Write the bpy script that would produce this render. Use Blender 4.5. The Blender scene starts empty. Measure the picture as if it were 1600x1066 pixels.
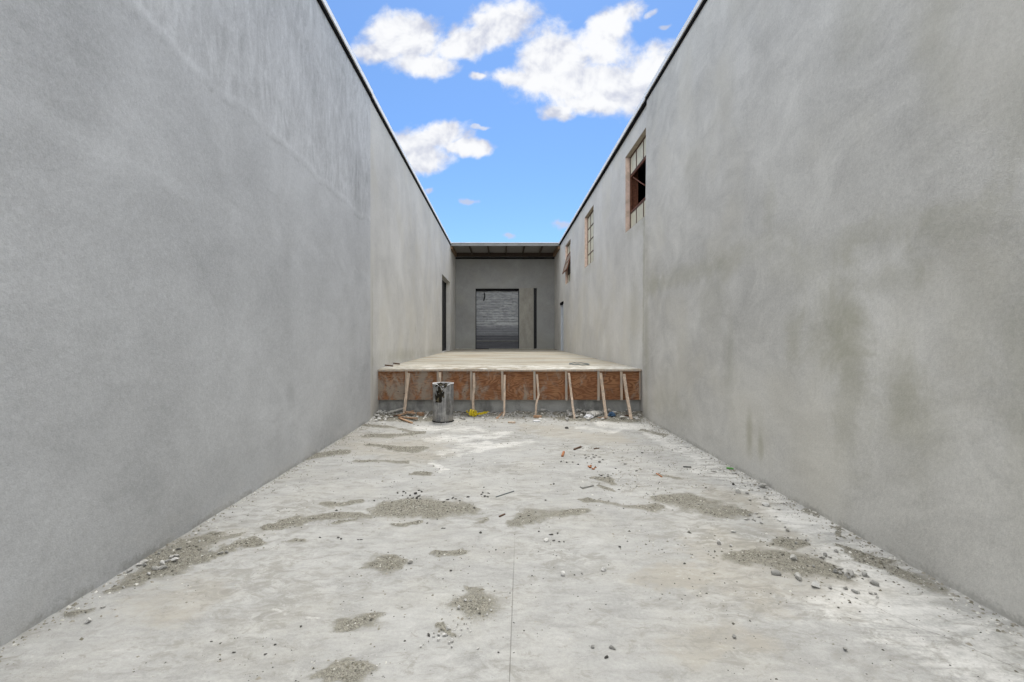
import bpy, bmesh, math, random
import numpy as np
from mathutils import Vector, Matrix, noise as mnoise
R = math.radians
random.seed(7)
rng = np.random.default_rng(11)
S = bpy.context.scene
C = S.collection

# ------------------------------------------------------------------ layout
CAMH = 1.6
F = 750.0; VX = 784.5; VY = 531.0          # used only to read real positions off the photograph
WL, WLF = 2.605, 2.615                     # left walls (near, far)
WR, WRF = 2.885, 2.935                     # right walls (near, far)
HT = 6.37                                  # wall height to the coping
YD, YB, YC = 10.12, 26.9, 24.3             # dock front, back wall, canopy edge
def deck_z(y): return 0.985 + (y - YD) / (YB - YD) * 0.09
def fl(px, py, z=0.0):                     # photo pixel -> point on the floor
    y = F * (CAMH - z) / (py - VY)
    return Vector(((px - VX) / F * y, y, z))
def at(px, py, y): return Vector(((px - VX) / F * y, y, CAMH - (py - VY) / F * y))

# ------------------------------------------------------------------ node helper
class NT:
    def __init__(s, tree): s.t = tree; s.n = tree.nodes; s.l = tree.links
    def node(s, typ, **kw):
        nd = s.n.new(typ)
        for k, v in kw.items(): setattr(nd, k, v)
        return nd
    def put(s, sock, v):
        if hasattr(v, 'is_output') or isinstance(v, bpy.types.NodeSocket): s.l.new(v, sock)
        elif isinstance(v, (tuple, list)) and len(v) == 3 and sock.type == 'RGBA': sock.default_value = (*v, 1)
        else: sock.default_value = v
    def m(s, op, a, b=0.0, c=0.0):
        nd = s.node('ShaderNodeMath', operation=op)
        s.put(nd.inputs[0], a); s.put(nd.inputs[1], b); s.put(nd.inputs[2], c)
        return nd.outputs[0]
    def vm(s, op, a, b=(0, 0, 0)):
        nd = s.node('ShaderNodeVectorMath', operation=op)
        s.put(nd.inputs[0], a); s.put(nd.inputs[1], b)
        return nd.outputs['Value'] if op in ('LENGTH', 'DOT_PRODUCT', 'DISTANCE') else nd.outputs[0]
    def ss(s, x, a, b, lo=0.0, hi=1.0):
        nd = s.node('ShaderNodeMapRange', interpolation_type='SMOOTHSTEP')
        s.put(nd.inputs['Value'], x)
        for k, v in (('From Min', a), ('From Max', b), ('To Min', lo), ('To Max', hi)): s.put(nd.inputs[k], v)
        return nd.outputs[0]
    def lin(s, x, a, b, lo=0.0, hi=1.0):
        nd = s.node('ShaderNodeMapRange')
        s.put(nd.inputs['Value'], x)
        for k, v in (('From Min', a), ('From Max', b), ('To Min', lo), ('To Max', hi)): s.put(nd.inputs[k], v)
        return nd.outputs[0]
    def mix(s, f, a, b, mode='MIX'):
        nd = s.node('ShaderNodeMix', data_type='RGBA', blend_type=mode)
        s.put(nd.inputs[0], f); s.put(nd.inputs[6], a); s.put(nd.inputs[7], b)
        return nd.outputs[2]
    def map(s, v, loc=(0, 0, 0), rot=(0, 0, 0), sc=(1, 1, 1), typ='POINT'):
        nd = s.node('ShaderNodeMapping', vector_type=typ)
        s.put(nd.inputs['Vector'], v)
        nd.inputs['Location'].default_value = loc; nd.inputs['Rotation'].default_value = rot
        nd.inputs['Scale'].default_value = sc
        return nd.outputs[0]
    def noise(s, v, scale, detail=5, rough=0.55, dist=0.0, col=False):
        nd = s.node('ShaderNodeTexNoise')
        s.put(nd.inputs['Vector'], v); nd.inputs['Scale'].default_value = scale
        nd.inputs['Detail'].default_value = detail; nd.inputs['Roughness'].default_value = rough
        nd.inputs['Distortion'].default_value = dist
        return nd.outputs[1 if col else 0]
    def vor(s, v, scale, feat='F1', out='Distance'):
        nd = s.node('ShaderNodeTexVoronoi', feature=feat)
        s.put(nd.inputs['Vector'], v); nd.inputs['Scale'].default_value = scale
        return nd.outputs[out]
    def sep(s, v):
        nd = s.node('ShaderNodeSeparateXYZ'); s.put(nd.inputs[0], v)
        return nd.outputs[0], nd.outputs[1], nd.outputs[2]
    def comb(s, x, y, z):
        nd = s.node('ShaderNodeCombineXYZ')
        for i, v in enumerate((x, y, z)): s.put(nd.inputs[i], v)
        return nd.outputs[0]
    def attr(s, name): return s.node('ShaderNodeAttribute', attribute_name=name).outputs['Fac']
    def bump(s, h, strength, dist=0.01, normal=None):
        nd = s.node('ShaderNodeBump')
        nd.inputs['Strength'].default_value = strength; nd.inputs['Distance'].default_value = dist
        s.put(nd.inputs['Height'], h)
        if normal is not None: s.put(nd.inputs['Normal'], normal)
        return nd.outputs[0]

def new_mat(name):
    m = bpy.data.materials.new(name); m.use_nodes = True
    n = NT(m.node_tree); b = m.node_tree.nodes['Principled BSDF']
    return m, n, b
def finish(n, b, col, rough=0.85, normal=None, metal=0.0, spec=0.3):
    n.put(b.inputs['Base Color'], col); n.put(b.inputs['Roughness'], rough)
    n.put(b.inputs['Metallic'], metal); b.inputs['Specular IOR Level'].default_value = spec
    if normal is not None: n.put(b.inputs['Normal'], normal)
def sc3(c, k): return tuple(x * k for x in c)

def plain(name, col, var=0.25, scale=8.0, rough=0.8, metal=0.0, bump=0.3, spec=0.3, stretch=(1, 1, 1), other=None):
    m, n, b = new_mat(name)
    tc = n.node('ShaderNodeTexCoord').outputs['Object']
    rnd = n.node('ShaderNodeObjectInfo').outputs['Random']
    v = n.map(n.vm('ADD', tc, n.comb(n.m('MULTIPLY', rnd, 37.0), n.m('MULTIPLY', rnd, 11.0), 0.0)), sc=stretch)
    f = n.noise(v, scale, 6, 0.62)
    f2 = n.noise(v, scale * 6, 4, 0.6)
    f = n.m('ADD', n.m('MULTIPLY', f, 0.65), n.m('MULTIPLY', f2, 0.35))
    c = n.mix(n.ss(f, 0.32, 0.68), sc3(col, 1 - var), sc3(col, 1 + var))
    if other: c = n.mix(n.ss(n.noise(v, scale * 0.7, 5, 0.65), 0.5, 0.62), c, other)
    c = n.mix(1.0, c, n.comb(*[n.lin(rnd, 0, 1, 0.86, 1.12)] * 3), 'MULTIPLY')
    finish(n, b, c, rough, n.bump(f2, bump, 0.01), metal, spec)
    return m

# ------------------------------------------------------------------ plaster
def plaster(name, base, kind, olive=(0.285, 0.272, 0.175)):
    m, n, b = new_mat(name)
    p = n.node('ShaderNodeNewGeometry').outputs['Position']
    x, y, z = n.sep(p)
    seed = {'left': 0.0, 'right': 13.0, 'far_left': 27.0, 'far_right': 41.0, 'back': 55.0}[kind]
    q = n.vm('ADD', p, (seed, seed * 0.7, seed * 0.3))
    big = n.noise(q, 0.55, 2, 0.55, 0.6)
    mid = n.noise(n.map(q, rot=(R(-35), 0, 0), sc=(1, 0.75, 1.15)), 1.7, 5, 0.70, 1.2)
    wisp = n.noise(n.map(q, rot=(R(28), 0, 0), sc=(1, 0.8, 1.3)), 1.0, 5, 0.72, 2.0)
    vert = n.noise(n.map(q, rot=(R(9), 0, 0), sc=(1, 2.4, 0.8)), 2.8, 5, 0.70, 1.2)
    fine = n.noise(q, 34, 2, 0.7)
    grain = n.noise(q, 120, 1, 0.7)
    def amp(f, k): return n.m('MULTIPLY', n.m('SUBTRACT', f, 0.5), k)
    tone = amp(big, 0.55)
    if kind == 'left':
        zz = n.m('ADD', z, n.m('MULTIPLY', n.m('SUBTRACT', n.noise(n.map(q, sc=(1, 1, 0.2)), 1.1, 5, 0.6), 0.5), 0.34))
        up = n.ss(zz, 3.90, 4.02)
        k_v = n.m('ADD', 0.05, n.m('MULTIPLY', up, 0.80))
        tone = n.m('ADD', tone, n.m('MULTIPLY', n.m('SUBTRACT', vert, 0.5), k_v))
        tone = n.m('ADD', tone, amp(wisp, 0.30))
        tone = n.m('ADD', tone, amp(mid, 0.30))
        # pale lap line of the plaster lifts
        for z0, k, w in ((3.96, 0.13, 0.06), (2.86, 0.06, 0.13)):
            d = n.m('ABSOLUTE', n.m('SUBTRACT', zz, z0))
            ln = n.m('MULTIPLY', n.ss(d, 0.0, w, 1.0, 0.0), n.ss(mid, 0.34, 0.56))
            tone = n.m('ADD', tone, n.m('MULTIPLY', ln, k))
        d = n.m('ABSOLUTE', n.m('SUBTRACT', zz, 3.87))
        tone = n.m('SUBTRACT', tone, n.m('MULTIPLY', n.m('MULTIPLY', n.ss(d, 0.0, 0.04, 1.0, 0.0), n.ss(vert, 0.45, 0.6)), 0.14))
    elif kind == 'right':
        tone = n.m('ADD', tone, amp(vert, 0.14))
        tone = n.m('ADD', tone, amp(mid, 0.56))
        tone = n.m('ADD', tone, amp(wisp, 0.26))
    else:
        tone = n.m('ADD', tone, amp(vert, 0.26))
        tone = n.m('ADD', tone, amp(mid, 0.26))
    trow = n.noise(n.map(q, rot=(R(-52), 0, 0), sc=(1, 0.7, 3.6)), 4.2, 3, 0.66, 1.6)
    tone = n.m('ADD', tone, amp(trow, 0.05 if kind == 'left' else 0.08))
    tone = n.m('ADD', tone, amp(fine, 0.34))
    tone = n.m('ADD', tone, amp(grain, 0.34))
    nd = n.node('ShaderNodeTexVoronoi'); n.put(nd.inputs['Vector'], q); nd.inputs['Scale'].default_value = 13
    pin = n.m('MULTIPLY', n.ss(nd.outputs['Distance'], 0.05, 0.10, 1, 0), n.m('GREATER_THAN', n.sep(nd.outputs['Color'])[0], 0.80))
    tone = n.m('SUBTRACT', tone, n.m('MULTIPLY', pin, 0.16))
    k = n.m('ADD', 1.0, tone)
    col = n.mix(1.0, base, n.comb(k, k, k), 'MULTIPLY')
    hue = n.noise(q, 0.9, 2, 0.5)
    if kind != 'left':
        col = n.mix(n.m('MULTIPLY', n.ss(hue, 0.45, 0.7), 0.30), col, sc3((base[0] * 1.02, base[1] * 0.985, base[2] * 0.88), 1.0))
    stains = {'right': [(4.15, 1.75, .30, .40, .60), (4.5, 2.3, .70, .18, .26), (3.05, 2.32, .40, .20, .36), (2.7, 1.75, .4, .4, .18), (3.55, 2.05, .25, .12, .3), (4.0, 1.2, .18, .7, .42),
                        (7.5, 2.62, 2.2, .16, .42), (9.0, 2.7, .45, .22, .3), (5.6, .5, .06, .26, .55), (5.35, .42, .05, .22, .5), (3.4, 1.0, .35, .35, .36), (2.45, 1.2, .4, .6, .3),
                        (6.6, 2.2, .35, .6, .2), (3.2, 3.6, .16, .5, .25), (3.7, 2.45, .8, .10, .2), (9.6, 1.6, .14, 2.0, .4), (8.2, .45, .9, .25, .22), (5.2, 3.0, .12, .3, .3), (4.75, 1.55, .14, .22, .45), (3.45, 1.25, .16, .3, .35), (6.1, 1.3, .16, .5, .3), (2.6, 2.9, .2, .3, .25), (3.9, 4.3, .25, .4, .2), (7.2, 4.2, .3, .5, .2), (2.35, .9, .2, .3, .3)],
              'left': [(4.6, 0.25, 1.6, .35, .22), (5.9, .9, .12, .16, .5), (3.2, 1.0, .8, .5, .18), (5.6, 0.42, .10, .16, .3), (9.3, .3, .5, .25, .2)],
              'far_right': [(9.9, 2.6, .10, 1.9, .6), (10.6, 2.2, .3, .7, .22), (9.85, 1.4, .14, .5, .4), (10.4, 4.02, .9, .18, .3), (16.4, 4.0, .9, .16, .2), (23.3, 2.2, .5, 1.2, .15)],
              'far_left': [(9.66, 1.6, .07, 1.2, .5), (12.5, 1.2, 2.0, .14, .3), (18.0, 1.15, 3.0, .10, .25), (14.5, 1.9, .12, .12, .3)],
              'back': [(26.9, 1.4, 9, .3, .15)]}[kind]
    coarse = n.noise(q, 2.2, 4, 0.72, 0.8)
    for (sy, sz, ry, rz, a) in stains:
        d = n.vm('LENGTH', n.comb(n.m('DIVIDE', n.m('SUBTRACT', y, sy), ry), n.m('DIVIDE', n.m('SUBTRACT', z, sz), rz), 0.0))
        d = n.m('ADD', d, n.m('MULTIPLY', n.m('SUBTRACT', coarse, 0.5), 2.6))
        col = n.mix(n.ss(d, 0.0, 1.7, a * (0.74 if kind == 'right' else 0.9), 0.0), col, olive if kind != 'left' else sc3(base, 0.62))
    if kind == 'far_left':      # pale ragged plaster edge where the two coats meet
        e = n.m('MULTIPLY', n.ss(y, 9.64, 9.70, 1.0, 0.0), n.ss(z, 4.0, 3.0))
        col = n.mix(n.m('MULTIPLY', e, 0.7), col, (0.55, 0.54, 0.50))
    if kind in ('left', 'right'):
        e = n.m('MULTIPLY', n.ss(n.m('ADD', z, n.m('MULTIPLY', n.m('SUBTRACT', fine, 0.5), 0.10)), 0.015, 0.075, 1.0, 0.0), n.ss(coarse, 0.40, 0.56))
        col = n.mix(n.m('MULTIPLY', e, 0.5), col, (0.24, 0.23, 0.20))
    if kind in ('left', 'right'):   # cement dust splashed along the foot
        e = n.m('MULTIPLY', n.ss(z, 0.02, 0.32, 1.0, 0.0), n.ss(mid, 0.42, 0.62))
        col = n.mix(n.m('MULTIPLY', e, 0.35), col, (0.50, 0.49, 0.46))
    nrm = n.bump(n.m('ADD', n.m('MULTIPLY', fine, 0.5), n.m('MULTIPLY', grain, 0.35)), 0.30, 0.014)
    finish(n, b, col, 0.92, nrm, 0, 0.15)
    return m

MAT = {}
MAT['pl_left'] = plaster('plaster_left', (0.512, 0.517, 0.517), 'left')
MAT['pl_right'] = plaster('plaster_right', (0.572, 0.560, 0.522), 'right')
MAT['pl_fleft'] = plaster('plaster_far_left', (0.58, 0.57, 0.54), 'far_left')
MAT['pl_fright'] = plaster('plaster_far_right', (0.58, 0.57, 0.54), 'far_right')
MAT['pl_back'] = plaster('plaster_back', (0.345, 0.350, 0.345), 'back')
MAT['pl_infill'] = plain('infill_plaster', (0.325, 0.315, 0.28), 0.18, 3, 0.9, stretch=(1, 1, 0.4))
MAT['white_cap'] = plain('white_cap', (0.88, 0.88, 0.88), 0.03, 3, 0.45)
MAT['black_trim_and_shade'] = plain('black_trim_and_shade', (0.012, 0.012, 0.013), 0.3, 5, 0.95, spec=0.03)  # black parts, and the painted shade under the copings
MAT['roofing'] = plain('roofing', (0.30, 0.30, 0.30), 0.2, 2)
MAT['dark_inside'] = plain('dark_inside', (0.05, 0.05, 0.05), 0.2, 2)
MAT['grey_metal'] = plain('grey_metal', (0.22, 0.225, 0.225), 0.15, 4, 0.6, 0.2)
MAT['dark_steel'] = plain('dark_steel', (0.02, 0.021, 0.023), 0.4, 9, 0.55, 0.2)
MAT['joist'] = plain('joist_wood', (0.075, 0.055, 0.042), 0.35, 3, 0.85, stretch=(6, 1, 6))
MAT['decking'] = plain('roof_decking', (0.27, 0.255, 0.24), 0.2, 4, 0.8, stretch=(1, 5, 1))
MAT['edge_board'] = plain('edge_board', (0.20, 0.13, 0.08), 0.3, 4, 0.85)
MAT['rust'] = plain('rusted_steel', (0.155, 0.062, 0.036), 0.45, 22, 0.85, 0.0, 0.5)
MAT['rust_dark'] = plain('rusted_muntin', (0.085, 0.045, 0.032), 0.4, 22, 0.85, 0.0, 0.4)
MAT['jamb'] = plain('painted_jamb', (0.74, 0.575, 0.49), 0.12, 9, 0.8, other=(0.60, 0.47, 0.38))
MAT['header'] = plain('window_head', (0.36, 0.31, 0.25), 0.2, 9, 0.85)
MAT['pane'] = plain('painted_glass', (0.62, 0.59, 0.46), 0.12, 6, 0.6, spec=0.15, bump=0.05)
MAT['stud'] = plain('stud_pine', (0.50, 0.405, 0.315), 0.22, 7, 0.8, stretch=(5, 5, 0.6), other=(0.40, 0.38, 0.35))
MAT['stake'] = plain('stake_pine', (0.58, 0.455, 0.345), 0.32, 9, 0.8, stretch=(5, 5, 0.6), other=(0.40, 0.34, 0.28))
MAT['scrap'] = plain('scrap_wood', (0.40, 0.24, 0.14), 0.32, 12, 0.85, stretch=(1, 4, 4), other=(0.46, 0.38, 0.30))
MAT['scrap_dark'] = plain('dark_wood', (0.10, 0.06, 0.04), 0.3, 12, 0.85, stretch=(1, 4, 4))
MAT['stone'] = plain('pale_rubble', (0.50, 0.49, 0.455), 0.22, 14, 0.92, bump=0.6)
MAT['stone_grey'] = plain('grey_rubble', (0.33, 0.325, 0.305), 0.25, 14, 0.92, bump=0.6)
MAT['stone_white'] = plain('white_rubble', (0.66, 0.65, 0.62), 0.14, 14, 0.92, bump=0.6)
MAT['stone_dark'] = plain('dark_crumb', (0.075, 0.072, 0.066), 0.3, 14, 0.9, bump=0.5)
MAT['brick'] = plain('broken_brick', (0.38, 0.16, 0.07), 0.35, 30, 0.9)
MAT['yellow'] = plain('yellow_webbing', (0.72, 0.56, 0.03), 0.22, 30, 0.7)
MAT['white_plastic'] = plain('white_plastic', (0.74, 0.75, 0.77), 0.06, 10, 0.4)
MAT['blue'] = plain('blue_plastic', (0.06, 0.12, 0.21), 0.35, 18, 0.5)
MAT['green'] = plain('green_plastic', (0.10, 0.36, 0.06), 0.2, 18, 0.45)
MAT['bag'] = plain('cement_bag', (0.60, 0.585, 0.54), 0.18, 8, 0.85, bump=0.6)
MAT['hose'] = plain('grey_hose', (0.16, 0.18, 0.18), 0.2, 10, 0.6)
MAT['tar'] = plain('tar_rag', (0.022, 0.019, 0.014), 0.5, 22, 0.85, bump=0.9, spec=0.1, other=(0.13, 0.11, 0.07))
MAT['door_white'] = plain('pale_door', (0.50, 0.53, 0.57), 0.08, 4, 0.5)
MAT['sill'] = plain('pale_sill', (0.44, 0.42, 0.37), 0.25, 3, 0.9, stretch=(3, 1, 1))

def mat_galv():
    m, n, b = new_mat('galvanised_drum')
    tc = n.node('ShaderNodeTexCoord').outputs['Object']
    a = n.noise(tc, 9, 6, 0.65, 0.6); st = n.noise(n.map(tc, sc=(6, 6, 0.5)), 5, 5, 0.6)
    f = n.m('ADD', n.m('MULTIPLY', a, 0.5), n.m('MULTIPLY', st, 0.5))
    c = n.mix(n.ss(f, 0.36, 0.66), (0.16, 0.16, 0.162), (0.40, 0.395, 0.38))
    z = n.sep(tc)[2]
    dirt = n.m('MULTIPLY', n.ss(z, 0.0, 0.22, 1, 0), n.ss(a, 0.4, 0.6))
    c = n.mix(n.m('MULTIPLY', dirt, 0.7), c, (0.35, 0.33, 0.29))
    finish(n, b, c, n.lin(f, 0.3, 0.7, 0.72, 0.50), n.bump(a, 0.3, 0.012), 0.35, 0.4)
    return m
MAT['galv'] = mat_galv()

def mat_door():
    m, n, b = new_mat('steel_shutter')
    tc = n.node('ShaderNodeTexCoord').outputs['Object']
    x, y, z = n.sep(tc)
    cr = n.noise(n.map(tc, sc=(0.8, 1, 1.8)), 4.0, 5, 0.66, 1.0)
    ln = n.noise(n.map(tc, sc=(0.5, 1, 9)), 2.5, 4, 0.6)
    f = n.m('ADD', n.m('MULTIPLY', cr, 0.6), n.m('MULTIPLY', ln, 0.4))
    c = n.mix(n.ss(f, 0.36, 0.66), (0.24, 0.255, 0.27), (0.47, 0.49, 0.505))
    # lower slats are a darker, smoother sheet with a scuffed upper edge
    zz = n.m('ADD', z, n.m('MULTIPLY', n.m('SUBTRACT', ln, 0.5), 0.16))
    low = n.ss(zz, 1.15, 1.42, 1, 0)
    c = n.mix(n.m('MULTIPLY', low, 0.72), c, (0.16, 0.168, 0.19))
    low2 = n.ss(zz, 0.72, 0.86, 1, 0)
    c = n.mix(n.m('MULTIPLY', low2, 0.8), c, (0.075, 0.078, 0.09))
    band = n.m('MULTIPLY', n.ss(n.m('ABSOLUTE', n.m('SUBTRACT', zz, 1.42)), 0.01, 0.09, 1, 0), n.ss(x, -0.6, -0.1))
    c = n.mix(n.m('MULTIPLY', band, 0.6), c, (0.62, 0.64, 0.65))
    rough = n.lin(f, 0.3, 0.7, 0.6, 0.36)
    c = n.mix(n.m('MULTIPLY', n.ss(n.m('SINE', n.m('MULTIPLY', z, 66.1)), 0.55, 1.0), 0.25), c, (0.06, 0.064, 0.07))
    finish(n, b, c, rough, n.bump(cr, 0.4, 0.05), 0.35, 0.5)
    return m
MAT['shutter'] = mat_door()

def mat_ply():
    m, n, b = new_mat('form_plywood')
    tc = n.node('ShaderNodeTexCoord').outputs['Object']
    x, y, z = n.sep(tc)
    w = n.noise(n.map(tc, sc=(0.8, 1, 2.6)), 1.5, 3, 0.5, 0.7)
    bands = n.m('SINE', n.m('ADD', n.m('MULTIPLY', w, 95.0), n.m('MULTIPLY', z, 9.0)))
    g = n.m('MULTIPLY', n.ss(bands, -1.0, 0.9), n.lin(n.noise(tc, 3.1, 2, 0.5), 0.3, 0.7, 0.45, 1.0))
    fib = n.noise(n.map(tc, sc=(4, 1, 60)), 2, 5, 0.6)
    patch = n.noise(tc, 2.6, 5, 0.62)
    c = n.mix(g, (0.20, 0.085, 0.040), (0.40, 0.205, 0.100))
    c = n.mix(n.ss(patch, 0.35, 0.7), c, (0.40, 0.165, 0.055), 'MIX') if False else c
    red = n.mix(n.m('MULTIPLY', n.ss(patch, 0.5, 0.68), 0.6), c, (0.32, 0.125, 0.050))
    c = n.mix(n.m('MULTIPLY', n.m('SUBTRACT', fib, 0.35), 0.8), red, (0.10, 0.05, 0.03))
    # dried cement smears, heavier towards the left-hand sheets and low down
    cem = n.noise(n.map(tc, sc=(1, 1, 0.55)), 4.2, 6, 0.68, 0.5)
    side = n.ss(x, -2.0, 0.9, 0.015, -0.10)
    lowz = n.ss(z, 0.4, 0.95, 0.08, -0.06)
    cf = n.ss(n.m('ADD', cem, n.m('ADD', side, lowz)), 0.50, 0.70)
    c = n.mix(n.m('MULTIPLY', cf, 0.70), c, (0.33, 0.31, 0.26))
    k = n.ss(n.vor(n.map(tc, sc=(1, 0.01, 1)), 5.5), 0.05, 0.085, 1, 0)
    c = n.mix(n.m('MULTIPLY', k, 0.75), c, (0.05, 0.026, 0.016))
    d = n.vm('LENGTH', n.vm('MULTIPLY', n.vm('SUBTRACT', tc, (-0.235, 0.0, 0.685)), (1, 0, 1)))
    c = n.mix(n.ss(d, 0.018, 0.028, 1, 0), c, (0.72, 0.62, 0.44))
    finish(n, b, c, 0.8, n.bump(fib, 0.3, 0.006), 0, 0.25)
    return m
MAT['ply'] = mat_ply()

def mat_conc(name, base, kind):
    m, n, b = new_mat(name)
    p = n.node('ShaderNodeNewGeometry').outputs['Position']
    x, y, z = n.sep(p)
    big = n.noise(p, 0.7, 3, 0.6, 0.5); mid = n.noise(n.map(p, sc=(1, 1.4, 1)), 3.2, 5, 0.70, 0.9)
    swirl = n.noise(n.map(p, rot=(0, 0, R(-28)), sc=(0.7, 2.6, 1)), 2.0, 5, 0.68, 1.8)
    fine = n.noise(p, 46, 3, 0.72); grit = n.noise(p, 210, 1, 0.7)
    t = 1.0
    for f, k in ((big, 0.50), (mid, 0.62), (swirl, 0.55), (fine, 0.42), (grit, 0.30)):
        t = n.m('ADD', t, n.m('MULTIPLY', n.m('SUBTRACT', f, 0.5), k))
    col = n.mix(1.0, base, n.comb(t, t, t), 'MULTIPLY')
    h = n.m('ADD', n.m('MULTIPLY', fine, 0.6), n.m('MULTIPLY', grit, 0.4))
    if kind == 'floor':
        sa, du, ta = n.attr('sand'), n.attr('dust'), n.attr('tan')
        edge = n.m('ADD', n.m('MULTIPLY', n.m('SUBTRACT', fine, 0.5), 0.9), n.m('MULTIPLY', n.m('SUBTRACT', n.noise(p, 13, 3, 0.75), 0.5), 1.1))
        hue = n.noise(p, 1.3, 4, 0.6)
        col = n.mix(n.m('MULTIPLY', n.ss(hue, 0.42, 0.7), 0.24), col, n.mix(1.0, col, (1.04, 0.985, 0.86), 'MULTIPLY'))
        tf = n.ss(n.m('ADD', ta, n.m('MULTIPLY', n.m('ADD', edge, n.m('MULTIPLY', n.m('SUBTRACT', mid, 0.5), 1.5)), 0.5)), 0.2, 1.1)
        col = n.mix(n.m('MULTIPLY', tf, 0.52), col, (0.33, 0.30, 0.24))
        df = n.ss(n.m('ADD', du, n.m('MULTIPLY', n.m('ADD', edge, n.m('MULTIPLY', n.m('SUBTRACT', swirl, 0.5), 2.4)), 0.75)), 0.24, 1.15)
        col = n.mix(n.m('MULTIPLY', df, 0.62), col, n.mix(fine, (0.62, 0.615, 0.58), (0.80, 0.79, 0.755)))
        # trodden-in dirt: gritty film broken into flecks
        dn = n.noise(n.map(p, rot=(0, 0, R(12)), sc=(0.8, 1.25, 1)), 8.5, 5, 0.78, 0.6)
        dz = n.noise(p, 0.8, 3, 0.65)
        dirt = n.ss(n.m('ADD', dn, n.m('MULTIPLY', n.m('SUBTRACT', dz, 0.5), 0.55)), 0.50, 0.66)
        col = n.mix(n.m('MULTIPLY', dirt, 0.54), col, (0.235, 0.228, 0.200))
        lite = n.ss(n.m('SUBTRACT', dn, n.m('MULTIPLY', n.m('SUBTRACT', dz, 0.5), 0.4)), 0.44, 0.34)
        col = n.mix(n.m('MULTIPLY', lite, 0.30), col, (0.52, 0.515, 0.49))
        # greasy specks and pinholes of their own shape
        for scl, th, keep, cc in ((26, 0.11, 0.78, (0.10, 0.095, 0.085)), (9, 0.075, 0.72, (0.09, 0.085, 0.075))):
            nd = n.node('ShaderNodeTexVoronoi'); n.put(nd.inputs['Vector'], n.vm('ADD', n.map(p, sc=(1, 1, 0)), n.vm('SCALE', (0, 0, 0)))); nd.inputs['Scale'].default_value = scl
            on = n.m('GREATER_THAN', n.sep(nd.outputs['Color'])[0], keep)
            zone = n.ss(n.noise(p, 1.1, 2, 0.6), 0.42, 0.58)
            s = n.m('MULTIPLY', n.m('MULTIPLY', n.ss(nd.outputs['Distance'], th * 0.6, th, 1, 0), on), zone)
            col = n.mix(n.m('MULTIPLY', s, 0.75), col, cc)
        # broad damp-looking blotches
        bl = n.ss(n.m('ADD', n.noise(n.map(p, rot=(0, 0, R(20)), sc=(0.8, 1.5, 1)), 2.1, 5, 0.72, 1.0), n.m('MULTIPLY', edge, 0.1)), 0.56, 0.70)
        col = n.mix(n.m('MULTIPLY', bl, 0.50), col, (0.27, 0.262, 0.235))
        speck = n.noise(p, 110, 2, 0.8)
        sf = n.ss(n.m('ADD', sa, n.m('ADD', n.m('MULTIPLY', edge, 0.55), n.m('MULTIPLY', n.m('SUBTRACT', speck, 0.5), 1.5))), 0.27, 0.62)
        halo = n.ss(n.m('ADD', sa, n.m('ADD', n.m('MULTIPLY', edge, 0.5), n.m('SUBTRACT', dn, 0.5))), 0.02, 0.5)
        col = n.mix(n.m('MULTIPLY', halo, 0.42), col, (0.25, 0.24, 0.205))
        scol = n.mix(n.ss(n.m('ADD', n.m('MULTIPLY', speck, 0.6), n.m('MULTIPLY', fine, 0.4)), 0.36, 0.64), (0.075, 0.07, 0.052), (0.33, 0.315, 0.26))
        col = n.mix(n.m('MULTIPLY', sf, 0.84), col, scol)
        # saw-cut joint and the wandering crack on the right
        jx = n.m('ABSOLUTE', n.m('SUBTRACT', x, n.m('ADD', n.m('MULTIPLY', n.m('SUBTRACT', y, 2.24), 0.042), 0.034)))
        jf = n.m('MULTIPLY', n.ss(jx, 0.0010, 0.0036, 0.7, 0), n.ss(y, 2.9, 4.3, 1.0, 0.12))
        cx = n.m('ADD', n.m('SUBTRACT', 2.2, n.m('MULTIPLY', n.m('SUBTRACT', y, 2.93), 0.47)), n.m('MULTIPLY', n.m('SUBTRACT', n.noise(p, 2.2, 5, 0.6), 0.5), 0.22))
        cf = n.m('MULTIPLY', n.ss(n.m('ABSOLUTE', n.m('SUBTRACT', x, cx)), 0.001, 0.004, 0.75, 0), n.ss(y, 3.0, 3.8, 1, 0))
        lines = n.m('MAXIMUM', jf, cf)
        col = n.mix(n.m('MULTIPLY', lines, 0.8), col, (0.13, 0.125, 0.11))
        h = n.m('ADD', h, n.m('MULTIPLY', sf, n.m('MULTIPLY', speck, 2.0)))
        h = n.m('SUBTRACT', h, lines)
    elif kind == 'deck':
        tan = n.ss(n.noise(n.map(p, sc=(0.35, 1.0, 1)), 1.1, 4, 0.6), 0.44, 0.62)
        col = n.mix(n.m('MULTIPLY', tan, 0.6), col, (0.335, 0.28, 0.20))
        col = n.mix(n.m('MULTIPLY', n.ss(y, 10.3, 12.5, 1, 0), n.ss(mid, 0.42, 0.6)), col, (0.62, 0.61, 0.56))
        dk = n.ss(n.noise(n.map(p, sc=(0.3, 1.2, 1)), 1.7, 4, 0.6), 0.5, 0.64)
        col = n.mix(n.m('MULTIPLY', dk, 0.5), col, (0.22, 0.19, 0.14))
    elif kind == 'base':
        sp = n.ss(n.noise(n.map(p, sc=(1, 1, 1.6)), 4.5, 6, 0.7), 0.52, 0.66)
        col = n.mix(n.m('MULTIPLY', sp, 0.55), col, (0.48, 0.475, 0.45))
        dk = n.ss(n.noise(n.map(p, sc=(1, 1, 0.6)), 2.2, 5, 0.65), 0.5, 0.68)
        col = n.mix(n.m('MULTIPLY', dk, 0.6), col, (0.10, 0.10, 0.095))
    nrm = n.bump(h, 0.45 if kind == 'floor' else 0.35, 0.009)
    finish(n, b, col, 0.9, nrm, 0, 0.2)
    return m
MAT['floor'] = mat_conc('alley_concrete', (0.368, 0.367, 0.350), 'floor')
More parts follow.
